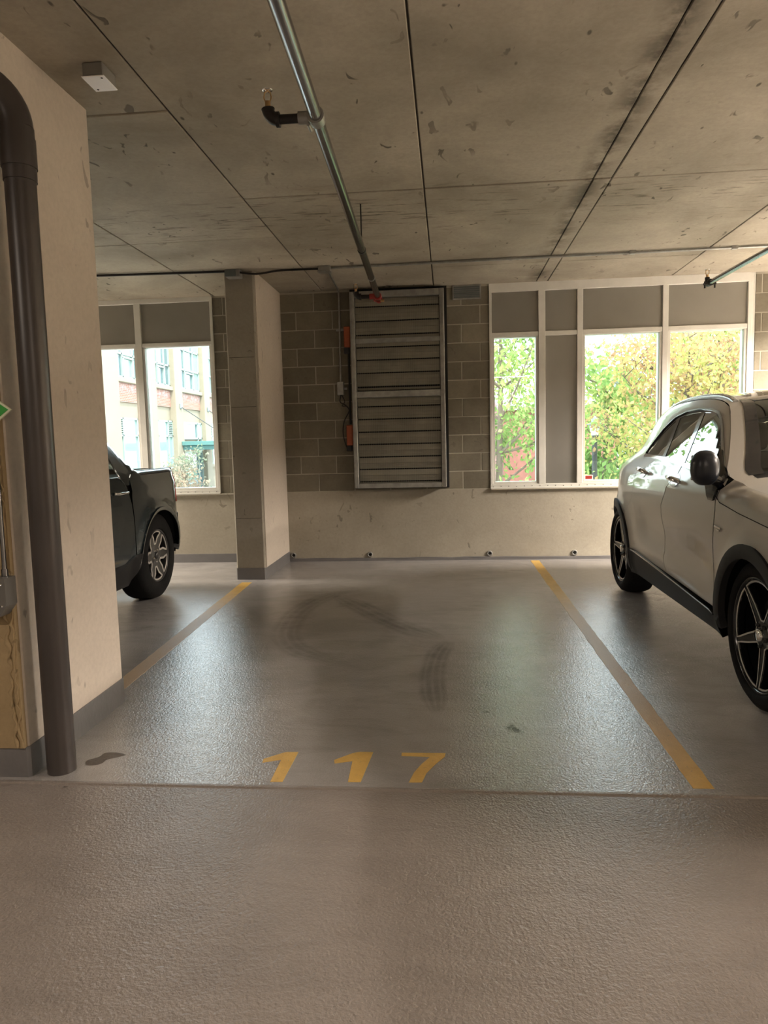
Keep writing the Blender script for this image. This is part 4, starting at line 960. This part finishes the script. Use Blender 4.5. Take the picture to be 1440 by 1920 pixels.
for sd in (-1, 1):
    fd = [(4.045, .385), (4.062, .65), (4.045, .93), (4.03, 1.04)] + belt_pts(4.06, 4.775, 6) + [(4.80, 1.09), (4.93, 1.0), (5.03, .87), (5.012, .6), (4.93, .415)]
    d1 = cs.panel('front_door', fd, 'suv_paint', sd)
    a0 = ang(YR, ZW, ARC, .445)
    arc_r = [(YR + ARC * math.cos(math.radians(a)), ZW + ARC * math.sin(math.radians(a))) for a in [lerp(180 - a0, 128, i / 8) for i in range(9)]]
    rd = [(4.93 + 2 * G, .415), (5.012 + 2 * G, .6), (5.03 + 2 * G, .87), (4.93 + 2 * G, 1.0), (4.80 + 2 * G, 1.09)] + belt_pts(4.79, 5.74, 7) + [(5.78, 1.0), (5.83, .85)] + [(p[0] - .012, p[1]) for p in arc_r[::-1]][:-1] + [(5.84, .437)]
    rd = [p for p in rd]
    d2 = cs.panel('rear_door', rd[:-1] + [(arc_r[0][0] - .012, .443)], 'suv_paint', sd)
    aF0 = ang(YF, ZW, ARC, .36)
    aF1 = ang(YF, ZW, ARC, .26)
    arcF = [(YF + ARC * math.cos(math.radians(a)), ZW + ARC * math.sin(math.radians(a))) for a in [lerp(aF0, 180 - aF1, i / 22) for i in range(23)]]
    fen = [(4.045 - 2 * G, .36)] + arcF[::1] + [(3.05, .24), (2.68, .24)] + [(interp(z, [c[0] for c in yFc], [c[1] for c in yFc]), z) for z in (.24, .36, .5, .6, .7, .8, .855)] + edge_pts(2.63, 4.045, 14, -.0003) + [(4.03 - 2 * G, 1.045), (4.045 - 2 * G, .93), (4.062 - 2 * G, .65)]
    cs.panel('front_fender', fen, 'suv_paint', sd, step=.05)
    arcR = [(YR + ARC * math.cos(math.radians(a)), ZW + ARC * math.sin(math.radians(a))) for a in [lerp(128, ang(YR, ZW, ARC, .44), i / 16) for i in range(17)]]
    qa = [(5.83 + G, .85)] + arcR + [(6.98, .44)] + [(interp(z, [c[0] for c in yRc], [c[1] for c in yRc]), z) for z in (.5, .65, .8, .95, 1.1, 1.2, 1.3, 1.40)] + edge_pts(6.72, 4.07, 26)
    inner = [(4.05, 1.06), (4.07, 1.105)] + [(4.16, 1.185), (4.28, 1.275), (4.42, 1.375), (4.52, 1.437), (4.62, 1.482), (4.78, 1.507), (5.0, 1.52), (5.25, 1.51), (5.45, 1.475), (5.62, 1.39), (5.75, 1.28), (5.80, 1.19)] + [(5.74 + 2 * G, 1.17), (5.78 + G, 1.0)]
    cs.panel('body_side', qa + [(4.045, 1.075)] + inner[1:], 'suv_paint', sd, step=.05)
    # daylight opening: glass, pillars, trims
    cs.panel('window_frame', [(4.07, 1.108), (4.16, 1.185), (4.28, 1.275), (4.42, 1.375), (4.52, 1.437), (4.62, 1.482), (4.78, 1.507), (5.0, 1.52), (5.25, 1.51), (5.45, 1.475), (5.62, 1.39), (5.75, 1.28), (5.80, 1.195)] + belt_pts(5.74, 4.08, 10, .004), 'glossblk', sd, -.004, step=.08,
             holes=[[(4.12, 1.138), (4.20, 1.198), (4.30, 1.272), (4.44, 1.370), (4.54, 1.427), (4.64, 1.466), (4.79, 1.489), (4.895, 1.493), (4.775, 1.168), (4.4, 1.14)],
                    [(4.845, 1.178), (4.965, 1.497), (5.12, 1.496), (5.25, 1.486), (5.35, 1.47), (5.27, 1.30), (5.235, 1.20)],
                    [(5.30, 1.206), (5.335, 1.30), (5.41, 1.452), (5.46, 1.435), (5.60, 1.36), (5.70, 1.27), (5.74, 1.212)]])
    for nm, g in (('front_window', [(4.11, 1.132), (4.20, 1.203), (4.30, 1.277), (4.44, 1.375), (4.54, 1.432), (4.64, 1.471), (4.79, 1.494), (4.90, 1.498), (4.78, 1.16), (4.4, 1.132)]),
                  ('rear_window', [(4.84, 1.17), (4.962, 1.50), (5.12, 1.50), (5.25, 1.49), (5.355, 1.473), (5.275, 1.30), (5.24, 1.192)]),
                  ('quarter_window', [(5.295, 1.2), (5.33, 1.30), (5.405, 1.458), (5.46, 1.44), (5.605, 1.365), (5.705, 1.275), (5.747, 1.206)])):
        cs.panel(nm, g, 'tint', sd, -.007, step=.06, th=0)
    cs.panel('belt_trim', belt_pts(4.08, 5.75, 14, -.003) + belt_pts(5.76, 4.075, 14, .016), 'chrome', sd, .007, step=.08, th=.012)
    cs.panel('upper_trim', [(4.075, 1.118), (4.16, 1.190), (4.28, 1.280), (4.42, 1.380), (4.52, 1.442), (4.62, 1.487), (4.78, 1.512), (5.0, 1.525), (5.25, 1.515), (5.45, 1.48), (5.62, 1.395), (5.75, 1.285), (5.79, 1.21), (5.78, 1.21), (5.74, 1.282), (5.61, 1.39), (5.445, 1.473), (5.25, 1.507), (5.0, 1.515), (4.785, 1.501), (4.628, 1.474), (4.528, 1.429), (4.43, 1.366), (4.29, 1.265), (4.17, 1.176), (4.09, 1.106)], 'satin', sd, .005, step=.1, th=.01)
    # black arch and sill cladding
    def clad_ring(yc, z0a, z0b):
        ro = ARC + .004; ri = .385
        a = ang(yc, ZW, ro, z0a); b = ang(yc, ZW, ro, z0b)
        return [(yc + ro * math.cos(math.radians(t)), ZW + ro * math.sin(math.radians(t))) for t in [lerp(a, 180 - b, i / 28) for i in range(29)]] + [(yc + ri * math.cos(math.radians(t)), ZW + ri * math.sin(math.radians(t))) for t in [lerp(180 - b * 1.1, a * 1.1, i / 28) for i in range(29)]]
    cs.panel('wheel_arch', clad_ring(YF, .30, .28), 'clad', sd, .016, step=.06, th=.04)
    cs.panel('wheel_arch', clad_ring(YR, .52, .28), 'clad', sd, .016, step=.06, th=.04)
    cs.panel('sill_cladding', [(3.93, .25), (3.975, .362), (4.5, .39), (5.3, .425), (5.86, .45), (5.875, .25)], 'clad', sd, .014, step=.08, th=.05)
    cs.panel('sill_trim', [(4.0, .366), (4.5, .393), (5.3, .428), (5.80, .447), (5.80, .437), (5.3, .418), (4.5, .383), (4.0, .356)], 'satin', sd, .020, step=.1)
    cs.panel('rear_bumper_cladding', [(6.70, .26), (6.73, .44), (6.98, .44), (7.06, .34), (7.02, .27)], 'clad', sd, .004)
    # black sheet added behind the panels to darken the shut gaps
    cs.panel('gap_backing', [(4.0, .33)] + [(4.0, .9), (3.95, 1.0), (4.2, 1.05), (5.7, 1.12), (5.8, .9), (5.80, .33)], 'dark', sd, -.03, step=.12, th=0)
    for yc in (YF, YR):
        wl_ = MB(); x0 = XC + sd * (WS(yc, .8) - .01)
        prof = [(yc + .455 * math.cos(a), ZW + .455 * math.sin(a)) for a in [lerp(-.05, PI + .05, i / 24) for i in range(25)]]
        vs = [(XC + sd * (WS(y, max(z, .4)) - .03), y, z) for y, z in prof] + [(x0 - sd * .34, y, z) for y, z in prof]
        wl_.add(vs, [(i, i + 1, 26 + i, 25 + i) for i in range(24)] + [tuple(range(25, 50))]); wl_.build('wheel_liner', 'dark', suv)
    for yc, rt in ((YF, 88), (YR, 40)): wheel(suv, XC + sd * .925, yc, ZW + .008, RW, .283, sd, 5, rt, 32.5, .075, .0085, mid=(.165, 27, 12))
    # handles, mirror, badge
    for hy, hz, dr in ((4.79, 1.045, d1), (5.565, 1.065, d2)):
        hm = MB(); P_ = [cs.P(hy + dy_, hz + .004 * k, sd, o_) for k, (dy_, o_) in enumerate(((-.11, .006), (-.09, .03), (-.03, .040), (.03, .040), (.09, .03), (.11, .006)))]
        hm.tube(P_, [.013, .016, .017, .017, .016, .013], 10); hm.build('handle', 'chrome', dr)
        cs.panel('handle_recess', [(hy + .075 * math.cos(a), hz + .008 + .042 * math.sin(a)) for a in [k * PI / 8 for k in range(16)]], 'glossblk', sd, .0015, step=.03, th=0, parent=dr)
    mp = cs.P(4.06, 1.10, sd)
    bm = bmesh.new(); bmesh.ops.create_uvsphere(bm, u_segments=28, v_segments=16, radius=1)
    for v in bm.verts:
        c = v.co; e_ = .84
        v.co = Vector((math.copysign(abs(c.x) ** e_, c.x) * .076, (math.copysign(abs(c.y) ** .9, c.y)) * (.075 if c.y < 0 else .045), math.copysign(abs(c.z) ** e_, c.z) * .098 * (1 - .12 * sd * c.x * -1 * 0)))
    mc = Vector((XC + sd * .985, 4.075, 1.165)); mm = MB().bm(bm, True, Matrix.Translation(mc)).build('mirror', 'mirror_black', suv)
    MB().tube([mc + Vector((-sd * .045, .01, -.06)), Vector((mp.x - sd * .01, 4.10, 1.06))], [.03, .036], 12).build('mirror_arm', 'glossblk', mm)
    MB().box(mc + Vector((-.058, .040, -.07)), mc + Vector((.058, .047, .07)), .004).build('mirror_glass', 'satin', mm)
    cs.panel('mirror_base', [(4.05, .985), (4.04, 1.06), (4.075, 1.115), (4.17, 1.19), (4.26, 1.255), (4.32, 1.15), (4.24, 1.06), (4.12, .985)], 'glossblk', sd, .012, step=.04)
    bd = MB()
    cs.panel('fender_badge', [(3.93, .848), (4.02, .852), (4.02, .842), (3.93, .838)], 'chrome', sd, .008, step=.03, th=.008)
    cs.panel('fender_badge', [(3.945, .833), (3.985, .835), (3.985, .827), (3.945, .825)], 'chrome', sd, .008, step=.03, th=.008)
    rl = [(lerp(4.62, 6.55, i / 20)) for i in range(21)]
    MB().tube([(XC + sd * (WS(y, ZeS(y) - .01) - .055), y, ZeS(y) + .006 + .012 * math.sin(PI * i / 20) ** .35) for i, y in enumerate(rl)], .018, 8).build('roof_rail', 'satin', suv)
    cs.panel('bonnet_shut_line', [(4.045, 1.06), (4.03, 1.01), (3.97, .984), (3.72, .950), (3.3, .912), (2.8, .86), (2.8, .855), (3.3, .907), (3.72, .945), (3.975, .978), (4.037, 1.006), (4.052, 1.06)], 'dark', sd, .0012, step=.06, th=0)
    lo = [(interp(z, [c[0] for c in yFc], [c[1] for c in yFc]) + .03, z) for z in (.66, .72, .80)]
    cs.panel('headlamp', [(2.62, .68), (2.60, .76), (2.68, .80), (2.95, .86), (2.98, .83), (2.8, .72)], 'clearlamp', sd, .004)
    cs.panel('tail_lamp', [(6.80, .98), (6.82, 1.08), (7.05, 1.06), (7.10, .96)], 'redlamp', sd, .004)
cs.top('bonnet', 2.62, 4.03, 'suv_paint', .05, (-1, 1), ny=20, fb=-.10)
cs.top('cowl', 4.0, 4.10, 'black', .049, (-.88, .88), ny=3); cs.top('windscreen_pillar', 4.0, 4.66, 'suv_paint', .05, (-1, -.87), ny=16, nx=2); cs.top('windscreen_pillar', 4.0, 4.66, 'suv_paint', .05, (.87, 1), ny=16, nx=2)
cs.top('windscreen_surround', 4.06, 4.66, 'glossblk', .055, (-.89, -.79), ny=16, nx=2, dz=.003); cs.top('windscreen_surround', 4.06, 4.66, 'glossblk', .055, (.79, .89), ny=16, nx=2, dz=.003)
cs.top('windscreen', 4.08, 4.64, 'wshield', .055, (-.80, .80), ny=16)
cs.top('windscreen_surround', 4.58, 4.66, 'glossblk', .056, (-.80, .80), ny=3, dz=.003)
cs.top('roof', 4.62, 6.75, 'suv_paint', .055, (-1, -.80), ny=24, nx=4, rb=.07); cs.top('roof', 4.62, 6.75, 'suv_paint', .055, (.80, 1), ny=24, nx=4, rb=.07)
cs.top('glass_roof', 4.62, 6.74, 'glossblk', .055, (-.80, .80), ny=24, rb=.07)
cs.cap('tailgate', yRc, .07, 'suv_paint', .5, 1.05); cs.cap('rear_glass', yRc, .07, 'glossblk', 1.05, 1.42, crown=.055); cs.cap('rear_bumper', yRc, .07, 'clad', .28, .5)
cs.cap('front_bumper', yFc, -.10, 'suv_paint', .22, .86, crown=.05); cs.cap('grille', yFc, -.10, 'black', .50, .77, off=-.008, u=.55); cs.cap('lower_intake', yFc, -.10, 'black', .26, .42, off=-.008, u=.75)
ub = MB().box((XC - .86, 4.0, .23), (XC + .86, 5.84, .40)).box((XC - .52, 2.75, .25), (XC + .52, 6.95, .45)); ub.build('underbody', 'dark', suv)
soft_box('dashboard', (XC - .66, 4.08, .72), (XC + .66, 4.44, 1.04), 'cloth', suv, .05)
for sx_ in (-.37, .37):
    st_ = soft_box('seat', (XC + sx_ - .25, 4.55, .52), (XC + sx_ + .25, 5.05, .70), 'cloth', suv, .06)
    soft_box('backrest', (XC + sx_ - .24, 4.98, .66), (XC + sx_ + .24, 5.12, 1.22), 'cloth', st_, .06)
    soft_box('headrest', (XC + sx_ - .13, 5.0, 1.23), (XC + sx_ + .13, 5.10, 1.42), 'cloth', st_, .045)
soft_box('rear_bench', (XC - .62, 5.85, .55), (XC + .62, 6.05, 1.2), 'cloth', suv, .06)
swp = [(XC + .37 + .18 * math.cos(k / 24 * 2 * PI), 4.50 - .06 * math.sin(k / 24 * 2 * PI), .98 + .17 * math.sin(k / 24 * 2 * PI)) for k in range(25)]
MB().tube(swp, .014, 8).build('steering_wheel', 'cloth', suv)
soft_box('rear_view_mirror', (XC - .12, 4.50, 1.40), (XC + .12, 4.53, 1.47), 'black', suv, .01)

# ---- dark grey pickup, tail toward the wall, half hidden behind the near pier
XT = -3.50
trk = thing('pickup_truck', (XT, 4.6, 0), 'dark grey pickup truck parked behind the near pier, tail to the wall', 'pickup truck')
tyY = [2.0, 2.15, 2.4, 3.4, 3.6, 3.75, 4.0, 4.25, 4.45, 4.9, 5.2, 5.38, 5.52, 5.66, 5.75, 5.82, 6.62, 6.72]
tyZ = [.85, .98, 1.04, 1.10, 1.14, 1.22, 1.43, 1.60, 1.66, 1.68, 1.65, 1.58, 1.45, 1.29, 1.19, 1.155, 1.155, 1.13]
def ZeT(y): return interp(y, tyY, tyZ)
def WeT(y): return interp(y, [2.0, 3.6, 4.2, 5.0, 5.4, 5.6, 5.75, 5.85, 6.7], [.74, .76, .69, .67, .69, .76, .83, .865, .865])
def bodyT(z): return interp(z, [.25, .38, .5, .75, .95, 1.08, 1.16, 1.3], [.845, .89, .912, .925, .917, .90, .885, .85])
def beltT(y): return min(1.12, ZeT(y) - lerp(.06, .035, sstep(5.7, 5.85, y)))
def WT(y, z):
    zb = beltT(y)
    if z <= zb: w = bodyT(z)
    else:
        ze = ZeT(y); s_ = min(1, (z - zb) / (ze - zb)); wb_ = bodyT(zb); we = WeT(y)
        f1 = .82 * s_ + .18 * s_ ** 4; f2 = 1 - math.sqrt(max(0, 1 - min(s_, .995) ** 2))
        k = sstep(3.6, 3.95, y) * (1 - sstep(5.6, 5.78, y)); w = wb_ + (we - wb_) * (f2 + (f1 - f2) * k)
    for yc in (3.02, 6.09):
        r_ = math.hypot(y - yc, z - .38); w += .030 * math.exp(-((r_ - .45) / .06) ** 2) * (1 - sstep(.85, 1.0, z))
    w += .010 * math.exp(-((z - 1.02) / .03) ** 2)
    if y > 6.42: w -= .13 * ((y - 6.42) / .3) ** 2.2
    if y < 2.7: w -= .22 * ((2.7 - y) / .65) ** 2.2
    return w
ct = Car(trk, XT, WT, ZeT)
TF, TR, TZ, TRW, TA = 3.02, 6.09, .375, .385, .445
yRt = [(.40, 6.52), (.5, 6.64), (.7, 6.73), (.9, 6.71), (1.1, 6.70), (1.13, 6.69)]
yFt = [(.3, 2.12), (.6, 2.05), (.85, 2.06), (.98, 2.15)]
for sd in (1, -1):
    def arcT(yc, a, b, n=20, r=TA): return [(yc + r * math.cos(math.radians(lerp(a, b, i / n))), TZ + r * math.sin(math.radians(lerp(a, b, i / n)))) for i in range(n + 1)]
    bed = [(5.60, .42)] + arcT(TR, 174, 6) + [(6.56, .42), (6.60, .46), (6.68, .6), (6.70, .75), (6.69, .9), (6.68, 1.1)] + [(lerp(6.66, 5.80, i / 14), ZeT(lerp(6.66, 5.80, i / 14)) - .004) for i in range(15)] + [(5.66, 1.14), (5.60, 1.10), (5.585, .9), (5.60, .64)]
    ct.panel('bed_side', bed, 'truck_paint', sd, step=.05)
    rdT = [(4.72, .42), (4.70, .8), (4.70, 1.115), (5.40, 1.118), (5.50, 1.05), (5.565, .9), (5.59, .64), (5.59, .42)]
    r1 = ct.panel('rear_door', rdT, 'truck_paint', sd)
    r0 = ct.panel('front_door', [(3.72, .42), (3.70, .8), (3.74, 1.115), (4.69, 1.115), (4.69, .8), (4.71, .42)], 'truck_paint', sd)
    fenT = [(3.71, .42)] + arcT(TF, 4, 176) + [(2.15, .40), (2.12, .6), (2.12, .85), (2.18, .97)] + [(lerp(2.2, 3.55, i / 14), ZeT(lerp(2.2, 3.55, i / 14)) - .004) for i in range(15)] + [(3.72, 1.11), (3.69, .8)]
    ct.panel('front_fender', fenT, 'truck_paint', sd)
    cab = [(lerp(3.62, 5.80, i / 30), ZeT(lerp(3.62, 5.80, i / 30)) - .004) for i in range(31)] + [(5.64, 1.145), (5.56, 1.05), (5.50, 1.06), (5.44, 1.125), (5.40, 1.25), (5.33, 1.40), (5.22, 1.53), (4.95, 1.58), (4.45, 1.57), (4.2, 1.46), (3.95, 1.27), (3.80, 1.125), (3.70, 1.12)]
    ct.panel('cab_side', cab, 'truck_paint', sd, step=.05)
    ct.panel('side_glass', [(3.80, 1.122), (3.95, 1.27), (4.2, 1.46), (4.45, 1.57), (4.66, 1.575), (4.66, 1.122)], 'tint', sd, -.006, step=.08, th=0)
    ct.panel('side_glass', [(4.72, 1.122), (4.72, 1.575), (4.95, 1.58), (5.22, 1.53), (5.33, 1.40), (5.40, 1.25), (5.44, 1.125)], 'tint', sd, -.006, step=.08, th=0)
    ct.panel('door_pillar', [(4.65, 1.12), (4.65, 1.58), (4.73, 1.58), (4.73, 1.12)], 'glossblk', sd, -.002, step=.1)
    ct.panel('sill_cladding', [(3.55, .25), (3.50, .43), (5.0, .40), (5.34, .37), (5.60, .47), (5.70, .47), (5.66, .36), (5.55, .22), (5.2, .22)], 'clad', sd, .012, th=.05)
    ct.panel('bumper_end', [(6.46, .40), (6.545, .44), (6.58, .62), (6.60, .72), (6.72, .74), (6.715, .62), (6.63, .50), (6.52, .39)], 'clad', sd, .012, th=.05)
    tl = ct.panel('tail_lamp', [(6.585, .83), (6.59, 1.0), (6.60, 1.125), (6.69, 1.12), (6.70, .95), (6.70, .84)], 'redlamp', sd, .008, step=.03)
    ct.panel('reverse_lens', [(6.60, .955), (6.60, .995), (6.695, .995), (6.695, .955)], 'clearlamp', sd, .011, step=.03, parent=tl)
    ct.panel('wheel_lip', [(p[0], p[1]) for p in arcT(TR, 0, 180, 24, TA + .004)] + arcT(TR, 180, 0, 24, TA - .022), 'truck_paint', sd, .010, step=.06, th=.05)
    for hy in (4.55, 5.37):
        hm = MB(); hm.tube([ct.P(hy + a, 1.0, sd, o_) for a, o_ in ((-.10, .005), (-.08, .03), (.08, .03), (.10, .005))], .012, 8); hm.build('handle', 'chrome', r1 if hy > 5 else r0)
    ct.panel('gap_backing', [(2.3, .45), (2.3, .9), (3.6, 1.05), (5.5, 1.05), (5.7, 1.08), (6.6, 1.08), (6.62, .5), (6.5, .45)] + [(6.56, .42)] + arcT(TR, 4, 176, 16, TA + .004) + [(5.55, .3), (3.55, .3)] + arcT(TF, 4, 176, 16, TA + .004), 'dark', sd, -.03, step=.12, th=0)  # black backing added so the gaps between panels look shaded
    for yc in (TF, TR):
        x0 = XT + sd * (WT(yc, .9) - .005); prof = [(yc + .455 * math.cos(a), TZ + .455 * math.sin(a)) for a in [lerp(-.05, PI + .05, i / 24) for i in range(25)]]
        MB().add([(XT + sd * (WT(y, max(z, .4)) - .03), y, z) for y, z in prof] + [(x0 - sd * .34, y, z) for y, z in prof], [(i, i + 1, 26 + i, 25 + i) for i in range(24)] + [tuple(range(25, 50))]).build('wheel_liner', 'dark', trk)
        wheel(trk, XT + sd * .905, yc, TZ + .010, TRW, .232, sd, 6, 90, 21, .11, .018, .25, 'rim_grey')
    mp = ct.P(3.85, 1.15, sd); soft_box('mirror', (mp.x + (0.03 if sd > 0 else -.21), 3.80, 1.10), (mp.x + (.21 if sd > 0 else -.03), 3.90, 1.26), 'glossblk', trk, .03)
    ct.panel('bed_rail_cap', [(5.84, 1.118), (6.64, 1.118), (6.64, 1.128), (5.84, 1.128)], 'black', sd, .003, step=.08)
ct.top('bonnet', 2.15, 3.6, 'truck_paint', .06, fb=-.10); ct.top('windscreen', 3.6, 4.35, 'tint', .05); ct.top('roof', 4.35, 5.36, 'truck_paint', .04)
ct.top('rear_screen', 5.36, 5.72, 'glossblk', .01, (-.93, .93))
rails = MB()
for s_ in (-1, 1): rails.box((XT + s_ * .845, 5.72, 1.11), (XT + s_ * .765, 6.62, 1.157), .008)
rails.box((XT - .76, 6.60, .6), (XT + .76, 6.67, 1.15), .01); rails.build('bed_rail', 'truck_paint', trk)
MB().box((XT - .78, 5.70, 1.05), (XT + .78, 6.63, 1.10)).build('bed_cover', 'black', trk)
ct.cap('tailgate', yRt, .03, 'truck_paint', .70, 1.13); ct.cap('rear_bumper', yRt, .05, 'clad', .40, .70); ct.cap('front_bumper', yFt, -.10, 'clad', .3, .6); ct.cap('grille', yFt, -.10, 'black', .6, .98, crown=.06)
MB().box((XT - .84, 3.6, .24), (XT + .84, 5.55, .45)).box((XT - .5, 2.3, .28), (XT + .5, 6.5, .5)).build('underbody', 'dark', trk)
soft_box('seat_row', (XT - .6, 4.9, .6), (XT + .6, 5.1, 1.35), 'cloth', trk, .06)
